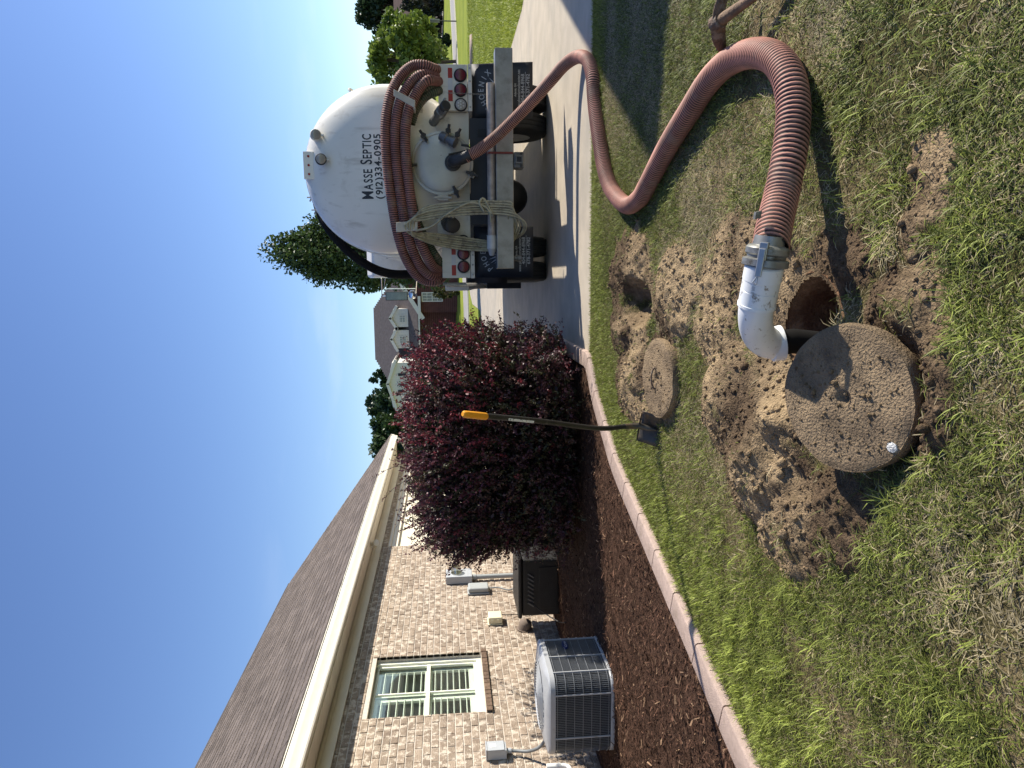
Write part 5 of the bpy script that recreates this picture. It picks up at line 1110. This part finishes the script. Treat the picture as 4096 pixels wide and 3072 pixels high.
GHM = mat('garden_hose', (.36, .33, .22), .5, var=.25, scale=10, dirt=(.16, .14, .10), dscale=14, dlo=.5, dhi=.65)
for i in range(6):
    j = lambda s=.02: random.uniform(-s, s); o_ = .027 * (i - 2.5)
    zl = .46 + .03 * i + j(); pts = [(.52 + j(), 8.13, 1.80 - .015 * i + j(.01)), (.62 + o_ * .5, 8.11, 1.80 - .02 * i), (.70 + o_, 8.12 + j(.01), 1.55), (.75 + o_, 8.14, 1.15), (.76 + o_, 8.165 + j(.01), .80), (.74 + o_, 8.165, .62), (.66 + o_ * .6, 8.2, zl + .04), (.55, 8.28, zl), (.44 - o_ * .5, 8.36, zl + .04), (.37 - o_, 8.46, .62), (.35 - o_ * .8, 8.47, .85), (.38 - o_, 8.42, 1.2), (.43 - o_ * .8, 8.28, 1.55), (.47 + j(), 8.16, 1.74)]
    C_ = catmull(pts + [pts[0]], .025)[0]; b = MB(); b.tube(C_[:-1] + np.array([0, random.uniform(-.012, .006), 0]), .0125, 8, closed=True); b.build('loop', GHM, gh, smooth=60)
b = MB(); b.tube(catmull([(.50, 8.10, 1.70), (.55, 8.09, 1.52), (.68, 8.09, 1.35), (.80, 8.11, 1.12), (.79, 8.13, .98), (.72, 8.14, .88), (.60, 8.16, .86)], .025)[0], .0125, 8); b.build('tie_loop', GHM, gh, smooth=60)
b = MB(); b.tube(catmull([(.70, 8.12, .93), (.80, 8.12, .985), (.86, 8.14, .95), (.80, 8.15, .90), (.66, 8.14, .84)], .02)[0], .0125, 8); b.build('tie_loop', GHM, gh, smooth=60)
b = MB(); b.lathe((.14 + .06, 8.30, .555), (0, 0, -1), [(.028, -.03), (.03, .0), (.036, .005), (.036, .05), (.03, .055)], 16); b.build('end_fitting', DKA, gh, smooth=40)
# short chain on the valve
ch = thing('safety_chain', 'thin steel chain hanging from the rear valve cap to the bumper', 'chain', (1.98, 8.4, .9))
p0 = Vector(ony(*Z1(830, 330 + 0), 8.3)); a_ = Vector((2.03, 8.38, 1.30)); c_ = Vector((2.03, 8.42, .89))
for k in range(20): b = MB(); p = a_.lerp(c_, k / 19); b.tube([p + Vector(((.006 if k % 2 else 0) * math.cos(t), (0 if k % 2 else .006) * math.cos(t), .014 * math.sin(t))) for t in np.linspace(0, 6.28, 8, endpoint=False)], .002, 4, closed=True); b.build('chain_link', GALV, ch)
# ================================================================== BACKGROUND
BARK = mat('tree_bark', (.10, .075, .055), .9, var=.3, bump=.6, bscale=12)
def tree(name, label, base, h, crown_c, crown_r, n, size, c1, c2, clumps=60, seed=1, group=None, kind='round', cat='tree', trunk=.12, up=.1):
    R_ = np.random.default_rng(seed); base = np.array(base, float); cc = base + np.array(crown_c); cr_ = np.array(crown_r)
    t = thing(name, label, cat, tuple(base), group)
    d = R_.normal(0, 1, (clumps, 3)); d /= np.linalg.norm(d, axis=1)[:, None]; rad = .45 + .55 * R_.random(clumps) ** .5
    cen = d * rad[:, None]
    if kind == 'cone': zz_ = R_.random(clumps) * 2 - 1; w_ = (1 - (zz_ + 1) / 2) * .95 + .08; a = R_.random(clumps) * 6.283; rr_ = np.sqrt(R_.random(clumps)); cen = np.stack([np.cos(a) * w_ * rr_, np.sin(a) * w_ * rr_, zz_], 1)
    if kind == 'egg': zq = cen[:, 2]; f_ = np.where(zq > -.2, 1 - .30 * np.clip((zq + .2) / 1.2, 0, 1), 1); cen = cen * np.stack([f_, f_, np.ones(clumps)], 1)
    cen = cc + cen * cr_
    b = MB(); top = cc + np.array([0, 0, cr_[2] * .5]); b.tube(catmull([base - np.array([0, 0, .1]), base * .5 + cc * .5 + R_.normal(0, trunk * .6, 3), top], max(.2, h / 14))[0], list(np.linspace(trunk, trunk * .25, len(catmull([base, base * .5 + cc * .5, top], max(.2, h / 14))[0]))) if False else trunk * .7, 8); b.build('trunk', BARK, t, smooth=60)
    b = MB()
    for p in cen[::max(1, clumps // 26)]:
        q0 = base + (cc - base) * R_.uniform(.45, 1.0); b.tube([q0, (q0 + p) / 2 + np.array([0, 0, h * .02]), p], [trunk * .28, trunk * .18, trunk * .06], 5)
    b.build('limb', BARK, t)
    per = n // clumps; k = np.repeat(np.arange(clumps), per); g_ = R_.normal(0, 1, (len(k), 3)); g_ /= np.linalg.norm(g_, axis=1)[:, None]; cs = (.16 + .16 * R_.random(clumps))[k][:, None] * (R_.random((len(k), 1)) ** .4)
    pos = cen[k] + g_ * cs * cr_ * np.array([1, 1, .8]); nn = len(pos)
    tt = np.clip(R_.random((nn, 1)) * .8 + (R_.random(clumps)[k] * .4 - .1)[:, None], 0, 1); cols = (np.array(c1) * (1 - tt) + np.array(c2) * tt)
    leaves(nn, pos, g_, size * (.6 + .8 * R_.random(nn)), cols, 'crown', LEAF, t, aspect=.6, up=up)
    return t
def at(x, y, Y):    # display pixel (2212 wide) at a given distance along the drive
    return ony(x * 1.8517, y * 1.8517, Y)
def gnd(X, Y): return float(farz(np.array(float(X)), np.array(float(Y)))) - .02
def plant(name, label, x, y, Y, top, halfw, n, size, c1, c2, **k):
    p = at(x, y, Y); X = p[0]; z0 = gnd(X, Y); T_ = at(top, y, Y)[2]; h = T_ - z0; w_ = halfw * 1.8517 / F * Y * 1.05
    lo = k.pop('lo', .25); cz = z0 + h * (lo + (1 - lo) / 2)
    return tree(name, label, (X, Y, z0), h, (0, 0, cz - z0), (w_, w_ * .9, h * (1 - lo) / 2), n, size, c1, c2, **k)
plant('broadleaf_tree', 'tall dark green broadleaf tree rising behind the tank', 800, 540, 30, 592, 80, 40000, .15, (.022, .048, .016), (.085, .13, .036), clumps=190, seed=3, lo=.06, trunk=.22, kind='egg')
plant('maple_tree', 'bright green young maple behind the truck hoses', 880, 130, 62, 790, 85, 11000, .42, (.07, .12, .02), (.22, .28, .05), clumps=80, seed=5, lo=.12, trunk=.2)
plant('pine_tree', 'dark conifer behind the brown-roofed house', 870, 22, 130, 772, 46, 9000, .8, (.012, .028, .016), (.04, .07, .03), clumps=70, seed=6, lo=.1, trunk=.3)
plant('pine_tree', 'tall dark conifer beside the brown-roofed house', 870, -35, 132, 760, 50, 9000, .8, (.012, .028, .016), (.04, .07, .03), clumps=70, seed=16, lo=.1, trunk=.3)
plant('dark_shrub', 'dark purple rounded shrub in front of the brown-roofed house', 910, 40, 112, 880, 22, 4000, .5, (.014, .012, .016), (.05, .04, .045), clumps=40, seed=7, lo=.0, cat='shrub')
plant('dark_shrub', 'dark green bushy shrub beside the purple one at the far house', 905, 72, 113, 873, 18, 4000, .5, (.012, .025, .014), (.04, .06, .03), clumps=40, seed=8, lo=.0, cat='shrub')
plant('dark_shrub', 'broad dark hedge shrub at the end of the far house', 915, 8, 110, 868, 26, 4000, .5, (.012, .02, .012), (.05, .05, .03), clumps=40, seed=9, lo=.0, cat='shrub')
plant('small_bush', 'small dark round bush on the lawn beyond the street', 950, 86, 80, 936, 12, 2200, .22, (.012, .03, .014), (.05, .08, .03), clumps=30, seed=10, lo=.0, cat='bush', trunk=.06)
plant('oak_tree', 'dark green tree showing above the far end of the roof', 850, 950, 75, 797, 60, 12000, .5, (.016, .04, .014), (.06, .10, .03), clumps=80, seed=11, lo=.1, trunk=.3)
plant('oak_tree', 'dark green tree beyond the white gable', 850, 880, 95, 798, 45, 10000, .6, (.014, .035, .018), (.045, .08, .035), clumps=70, seed=12, lo=.1, trunk=.3)
plant('oak_tree', 'tree top behind the white gable peak', 850, 818, 110, 798, 22, 4000, .6, (.014, .035, .018), (.045, .08, .035), clumps=40, seed=13, lo=.1, trunk=.3)
plant('foundation_bush', 'clipped round bush under the window of the red brick house', 955, 632, 56, 936, 14, 2500, .16, (.03, .04, .014), (.14, .13, .045), clumps=40, seed=14, lo=.0, cat='bush', trunk=.05)
# ---------------------------------------------------------------- red brick house
HY = 60.0
rb = thing('red_brick_house', 'dark red brick house with steep brown roof, dormers and cream gables', 'house', (-6, HY + 3, .6))
RBK = mat('red_brick', (.085, .028, .022), .9, var=.25, scale=3); RSH = mat('grey_shingle', (.12, .10, .092), .95, var=.2, scale=5, bump=.5, bscale=20); TRM = mat('far_trim', (.64, .61, .54), .6, var=.04); SID = mat('siding', (.60, .58, .53), .6, var=.05)
def hz_(x, y, Y=HY): return at(x, y, Y)
z0 = gnd(-4, HY) - .3
ridgeR = hz_(797, 654 + 20); ridgeL = hz_(808, 790); eaveR = hz_(902, 612); eaveL = hz_(905, 880); 
wR = hz_(940, 560)[0]; zE = hz_(905, 680)[2]; zR = ridgeR[2]
b = MB(); b.box(eaveL[0] - 2, wR, HY, HY + 11, z0, zE); b.build('wall', RBK, rb)
# horizontal brick courses as fine ledges
b = MB()
for k in range(int((zE - z0) / .16)): b.box(eaveL[0] - 2, wR + .004, HY - .006, HY - .001, z0 + k * .16, z0 + k * .16 + .02)
b.build('brick_courses', mat('red_brick_joint', (.17, .09, .07), .9), rb, kind='stuff')
b = MB(); xl, xr_ = eaveL[0] - 2.2, hz_(870, 600)[0]; rxl, rxr = ridgeL[0], ridgeR[0]
b.quad((xl, HY - .5, zE), (xr_ + 2.6, HY - .5, zE), (rxr, HY + 5.5, zR), (rxl, HY + 5.5, zR)); b.quad((xl, HY + 11.5, zE), (xr_ + 2.6, HY + 11.5, zE), (rxr, HY + 5.5, zR), (rxl, HY + 5.5, zR))
b.quad((xl, HY - .5, zE), (xl, HY + 11.5, zE), (rxl, HY + 5.5, zR)); b.quad((xr_ + 2.6, HY - .5, zE), (xr_ + 2.6, HY + 11.5, zE), (rxr, HY + 5.5, zR)); ro = b.build('roof', RSH, rb)
sm = ro.modifiers.new('s', 'SOLIDIFY'); sm.thickness = .12
b = MB()
nrow = 30
for k in range(nrow):
    t = k / nrow; zz2 = zE + (zR - zE) * t; yy2 = HY - .5 + 6 * t; xa = xl + (rxl - xl) * t; xb = xr_ + 2.6 + (rxr - xr_ - 2.6) * t
    b.add([(xa + .05, yy2 - .02, zz2 + .135), (xb - .05, yy2 - .02, zz2 + .135), (xb - .05, yy2 + .19, zz2 + .30), (xa + .05, yy2 + .19, zz2 + .30)], [(0, 1, 2, 3)])
b.build('shingle_rows', RSH, ro, kind='stuff', raw=True)
b = MB(); b.box(xl, xr_ + 2.7, HY - .62, HY - .48, zE - .08, zE + .05); b.build('fascia', TRM, rb)
# gable trim of the wing running down to the right
A = hz_(848, 640, HY - 1.2); Bq = hz_(900, 580, HY - 1.2)
def rake(p, q, w_, name='rake_trim', par=rb, Y=None):
    p = Vector(p); q = Vector(q); dd = (q - p).normalized(); nn_ = Vector((-dd.z, 0, dd.x)) * w_; b = MB(); o_ = Vector((0, .25, 0)); b.add([p, q, q - nn_, p - nn_, p + o_, q + o_, q - nn_ + o_, p - nn_ + o_], [(0, 1, 2, 3), (4, 7, 6, 5), (0, 4, 5, 1), (1, 5, 6, 2), (2, 6, 7, 3), (3, 7, 4, 0)]); return b.build(name, TRM, par)
yw = HY - 1.2
pk_ = hz_(842, 575, yw); e1_ = hz_(908, 683, yw); e2_ = hz_(895, 490, yw)
b = MB(); b.add([(e1_[0] + .3, yw + .1, z0), (e2_[0], yw + .1, z0), (e2_[0], yw + .1, e2_[2]), (pk_[0], yw + .1, pk_[2]), (e1_[0] + .3, yw + .1, e1_[2])], [(0, 1, 2, 3, 4)]); o = b.build('gable_wall', RBK, rb); sm = o.modifiers.new('s', 'SOLIDIFY'); sm.thickness = .3; sm.offset = -1
b = MB()
for k in range(int((e1_[2] - z0) / .16)): b.box(e1_[0] + .3, e2_[0], yw + .092, yw + .098, z0 + k * .16, z0 + k * .16 + .02)
b.build('brick_courses', mat('red_brick_joint', (.17, .09, .07)), rb, kind='stuff')
b = MB(); b.quad((e1_[0] - .3, yw - .25, e1_[2] - .1), (pk_[0], yw - .25, pk_[2] + .2), (pk_[0], HY + 5, pk_[2] + .2), (e1_[0] - .3, HY + 5, e1_[2] - .1)); b.quad((e2_[0] + .3, yw - .25, e2_[2] - .1), (pk_[0], yw - .25, pk_[2] + .2), (pk_[0], HY + 5, pk_[2] + .2), (e2_[0] + .3, HY + 5, e2_[2] - .1)); b.build('wing_roof', RSH, rb)
rake((e1_[0] - .3, yw - .3, e1_[2] - .1), (pk_[0], yw - .3, pk_[2] + .2), .32); rake((pk_[0], yw - .3, pk_[2] + .2), (e2_[0] + .3, yw - .3, e2_[2] - .1), .32)
b = MB(); q1 = hz_(892, 690, yw - .3); q2 = hz_(908, 640, yw - .3); b.box(q1[0], q2[0], yw - .35, yw + .05, q2[2], q2[2] + .22); b.build('eave_return', TRM, rb)
def far_window(par, p, q, Y, cols=3, rows=4, name='window'):
    x0, x1 = sorted((p[0], q[0])); za, zb = sorted((p[2], q[2])); b = MB(); f_ = .07
    for a in ((x0, x0 + f_, za, zb), (x1 - f_, x1, za, zb), (x0 + f_, x1 - f_, za, za + f_), (x0 + f_, x1 - f_, zb - f_, zb), (x0 + f_, x1 - f_, (za + zb) / 2 - .03, (za + zb) / 2 + .03)): b.box(a[0], a[1], Y - .07, Y - .005, a[2], a[3])
    wo_ = b.build(name, TRM, par); b = MB(); b.box(x0 + f_, x1 - f_, Y - .03, Y - .012, za + f_, zb - f_); b.build('pane', mat('far_glass', (.10, .13, .14), .08, spec=.7, var=.1), wo_)
    b = MB()
    for k in range(1, cols): xk_ = x0 + (x1 - x0) * k / cols; b.box(xk_ - .015, xk_ + .015, Y - .045, Y - .031, za + f_, zb - f_)
    for k in range(1, rows):
        if k * 2 == rows: continue
        zk = za + (zb - za) * k / rows; b.box(x0 + f_, x1 - f_, Y - .042, Y - .0315, zk - .015, zk + .015)
    b.build('muntin', TRM, wo_); return wo_
far_window(rb, hz_(911, 652, yw), hz_(956, 631, yw), yw + .1)
def dormer(pk, bl, br, wp, wq, Y, depth, name='dormer'):
    pk = Vector(hz_(*pk, Y)); bl = Vector(hz_(*bl, Y)); br = Vector(hz_(*br, Y)); zb = min(bl.z, br.z)
    ez = bl.z + (pk.z - bl.z) * .35 if False else (hz_(wp[0] - 12, wp[1], Y)[2])
    b = MB(); b.add([(bl.x, Y, zb), (br.x, Y, zb), (br.x, Y, ez), (pk.x, Y, pk.z - .1), (bl.x, Y, ez)], [(0, 1, 2, 3, 4)]); o = b.build(name, SID, rb); sm = o.modifiers.new('s', 'SOLIDIFY'); sm.thickness = depth; sm.offset = 1 if o.data.polygons[0].normal.y > 0 else -1
    b = MB(); b.add([(bl.x - .25, Y - .2, ez - .2), (pk.x, Y - .2, pk.z), (pk.x, Y + depth, pk.z), (bl.x - .25, Y + depth, ez - .2), (br.x + .25, Y - .2, ez - .2), (br.x + .25, Y + depth, ez - .2)], [(0, 1, 2, 3), (1, 4, 5, 2)]); r_ = b.build('dormer_roof', RSH, o); sm = r_.modifiers.new('s', 'SOLIDIFY'); sm.thickness = .12
    rake((bl.x - .3, Y - .26, ez - .22), (pk.x, Y - .26, pk.z + .03), .22, par=o); rake((pk.x, Y - .26, pk.z + .03), (br.x + .3, Y - .26, ez - .22), .22, par=o)
    far_window(o, hz_(*wp, Y), hz_(*wq, Y), Y, 3, 4)
    return o
dormer((840, 688), (882, 706), (880, 667), (862, 697), (876, 680), HY + .6, 2.5)
dormer((843, 733), (884, 752), (883, 713), (863, 742), (878, 725), HY + .6, 2.5)
# cream front gable at the left
Yg = HY - 3; pk2 = (835, 829); 
o = dormer(pk2, (940, 878), (940, 782), (860, 838), (878, 820), Yg, 6, 'front_gable')
for s in ((860, 848), (860, 812)):
    a = hz_(s[0], s[1], Yg); c = hz_(878, s[1] - 6, Yg); b = MB(); b.box(min(a[0], c[0]), max(a[0], c[0]) , Yg - .05, Yg - .006, min(a[2], c[2]), max(a[2], c[2])); b.build('shutter', mat('dark_shutter', (.012, .014, .02), .5), o)
# ---------------------------------------------------------------- brown roofed house behind shrubs
FY = 118.0
fh = thing('distant_house', 'distant house with a brown roof half hidden by dark shrubs', 'house', (38, FY, 4)); fz = gnd(45, FY) - .5
p1 = at(848, 60, FY); p2 = at(895, 62, FY); p3 = at(893, -60, FY)
b = MB(); b.box(p2[0] - 16 + 14.5, p2[0] + 14, FY, FY + 9, fz, p2[2] - .1) if False else b.box(p2[0] - 1, p2[0] + 16, FY, FY + 9, fz, p2[2] - .1); b.build('wall', mat('pale_wall', (.45, .42, .36), .8), fh)
BRS = mat('brown_shingle', (.12, .075, .058), .95, var=.15, scale=2)
b = MB(); xL = p2[0] - 1.6; b.quad((xL, FY - .6, p2[2] - .1), (xL + 18, FY - .6, p2[2] - .1), (xL + 18, FY + 4.5, p1[2]), (xL, FY + 4.5, p1[2])); b.quad((xL, FY + 9.6, p2[2] - .1), (xL + 18, FY + 9.6, p2[2] - .1), (xL + 18, FY + 4.5, p1[2]), (xL, FY + 4.5, p1[2])); b.build('roof', BRS, fh)
b = MB(); b.add([(xL + .6, FY, p2[2] - .1), (xL + .6, FY + 9, p2[2] - .1), (xL + .6, FY + 4.5, p1[2] - .1)], [(0, 1, 2)]); b.build('gable', mat('pale_wall', (.45, .42, .36)), fh)
pg = at(868, 82, FY - 3); b = MB(); b.add([(pg[0] - 1.6, FY - 3, pg[2] - 1.2), (pg[0] + 2.2, FY - 3, pg[2] - 1.2), (pg[0] + .3, FY - 3, pg[2] + .7)], [(0, 1, 2)]); o = b.build('porch_gable', mat('pale_wall', (.45, .42, .36)), fh); sm = o.modifiers.new('s', 'SOLIDIFY'); sm.thickness = 3
b = MB(); b.box(pg[0] - 1.6, pg[0] + 2.2, FY - 3, FY, fz, pg[2] - 1.25); b.build('porch', mat('far_brick', (.09, .05, .04), .9), fh)
far_window(fh, (p2[0] + 2, 0, p2[2] - 2.2), (p2[0] + 3.4, 0, p2[2] - .8), FY, 2, 2)
# ---------------------------------------------------------------- street sign, hydrant
sp0 = gz(1400 + .3165 * 1345, .3165 * 268, 0.0); ss = thing('street_sign', 'thin street sign post on the far verge', 'sign post', (sp0[0], sp0[1], 0)); zt = ony(1400 + .3165 * 1010, .3165 * 268, sp0[1])[2]
b = MB(); b.cyl((sp0[0], sp0[1], -.1), (sp0[0], sp0[1], zt), .045, n=10); b.build('post', mat('dark_post', (.06, .055, .05), .6), ss, smooth=40)
b = MB(); b.box(sp0[0] - .02, sp0[0] + .02, sp0[1] - .35, sp0[1] + .35, zt - .75, zt - .01); b.build('sign_plate', mat('sign_back', (.4, .4, .38), .4, metal=.4), ss, bevel=.005)
hp0 = gz(1400 + .3165 * 1195, .3165 * 772, 0.0); sc_ = 1.0
Yh = 84.0; ph = ony(1400 + .3165 * 1195, .3165 * 772, Yh); zb_ = gnd(ph[0], Yh)
fhd = thing('fire_hydrant', 'dark red fire hydrant on the grass beyond the street', 'hydrant', (ph[0], Yh, zb_)); RDH = mat('hydrant_red', (.16, .02, .018), .5)
b = MB(); b.lathe((ph[0], Yh, zb_), (0, 0, 1), [(.2, 0), (.2, .08), (.14, .1), (.14, .7), (.19, .72), (.19, .8), (.15, .95), (.05, 1.05)], 16); b.build('barrel', RDH, fhd, smooth=40)
b = MB(); b.cyl((ph[0] - .28, Yh, zb_ + .55), (ph[0] + .28, Yh, zb_ + .55), .08, n=12); b.build('outlet', RDH, fhd, smooth=40)
# low concrete headwall / culvert edge and edging scrap on the right lawn
pc = gz(1400 + .3165 * 1555, .3165 * 730, 0); cu = MB(); cu.tube(catmull([(pc[0] - 1.4, pc[1] + 1.2, .02), (pc[0] - .4, pc[1] + .1, .05), (pc[0] + .4, pc[1] - .1, .05), (pc[0] + 1.0, pc[1] + .5, .02)], .3)[0], .09, 8)
cuo = cu.build('bed_edging', EDM, smooth=50); tag(cuo, 'pale curved concrete edging on the lawn beyond the truck', 'edging')
# ---------------------------------------------------------------- unseen gabled garage, added and shaped to throw the pointed shadow on the lawn
gx, gy, gzp = .78 + 5 / .66, 4.68 + 5 * .42 / .66, 5.0
ng = thing('shadow_garage', 'unseen gabled garage added at the right to shade the lawn', 'garage', (14, gy, 0))
b = MB(); b.prism([(gy - 1.8, 0), (gy + 3.0, 0), (gy + 3.0, gzp - 1.75), (gy, gzp - .12), (gy - 1.8, gzp - 1.9)], 'x', gx + .3, gx + 7.7); b.build('wall', BRM, ng)
b = MB(); b.quad((gx, gy, gzp), (gx + 8, gy, gzp), (gx + 8, gy + 3.2, gzp - 1.8), (gx, gy + 3.2, gzp - 1.8)); b.quad((gx, gy, gzp), (gx + 8, gy, gzp), (gx + 8, gy - 2.0, gzp - 2.0), (gx, gy - 2.0, gzp - 2.0)); o = b.build('roof', ROOF, ng); sm = o.modifiers.new('s', 'SOLIDIFY'); sm.thickness = .1
b = MB(); b.box(gx + .27, gx + .298, gy - 1.0, gy + 2.4, 0, 2.3); b.build('door', mat('garage_door_paint', (.74, .68, .53)), ng)
bpy.context.view_layer.update()
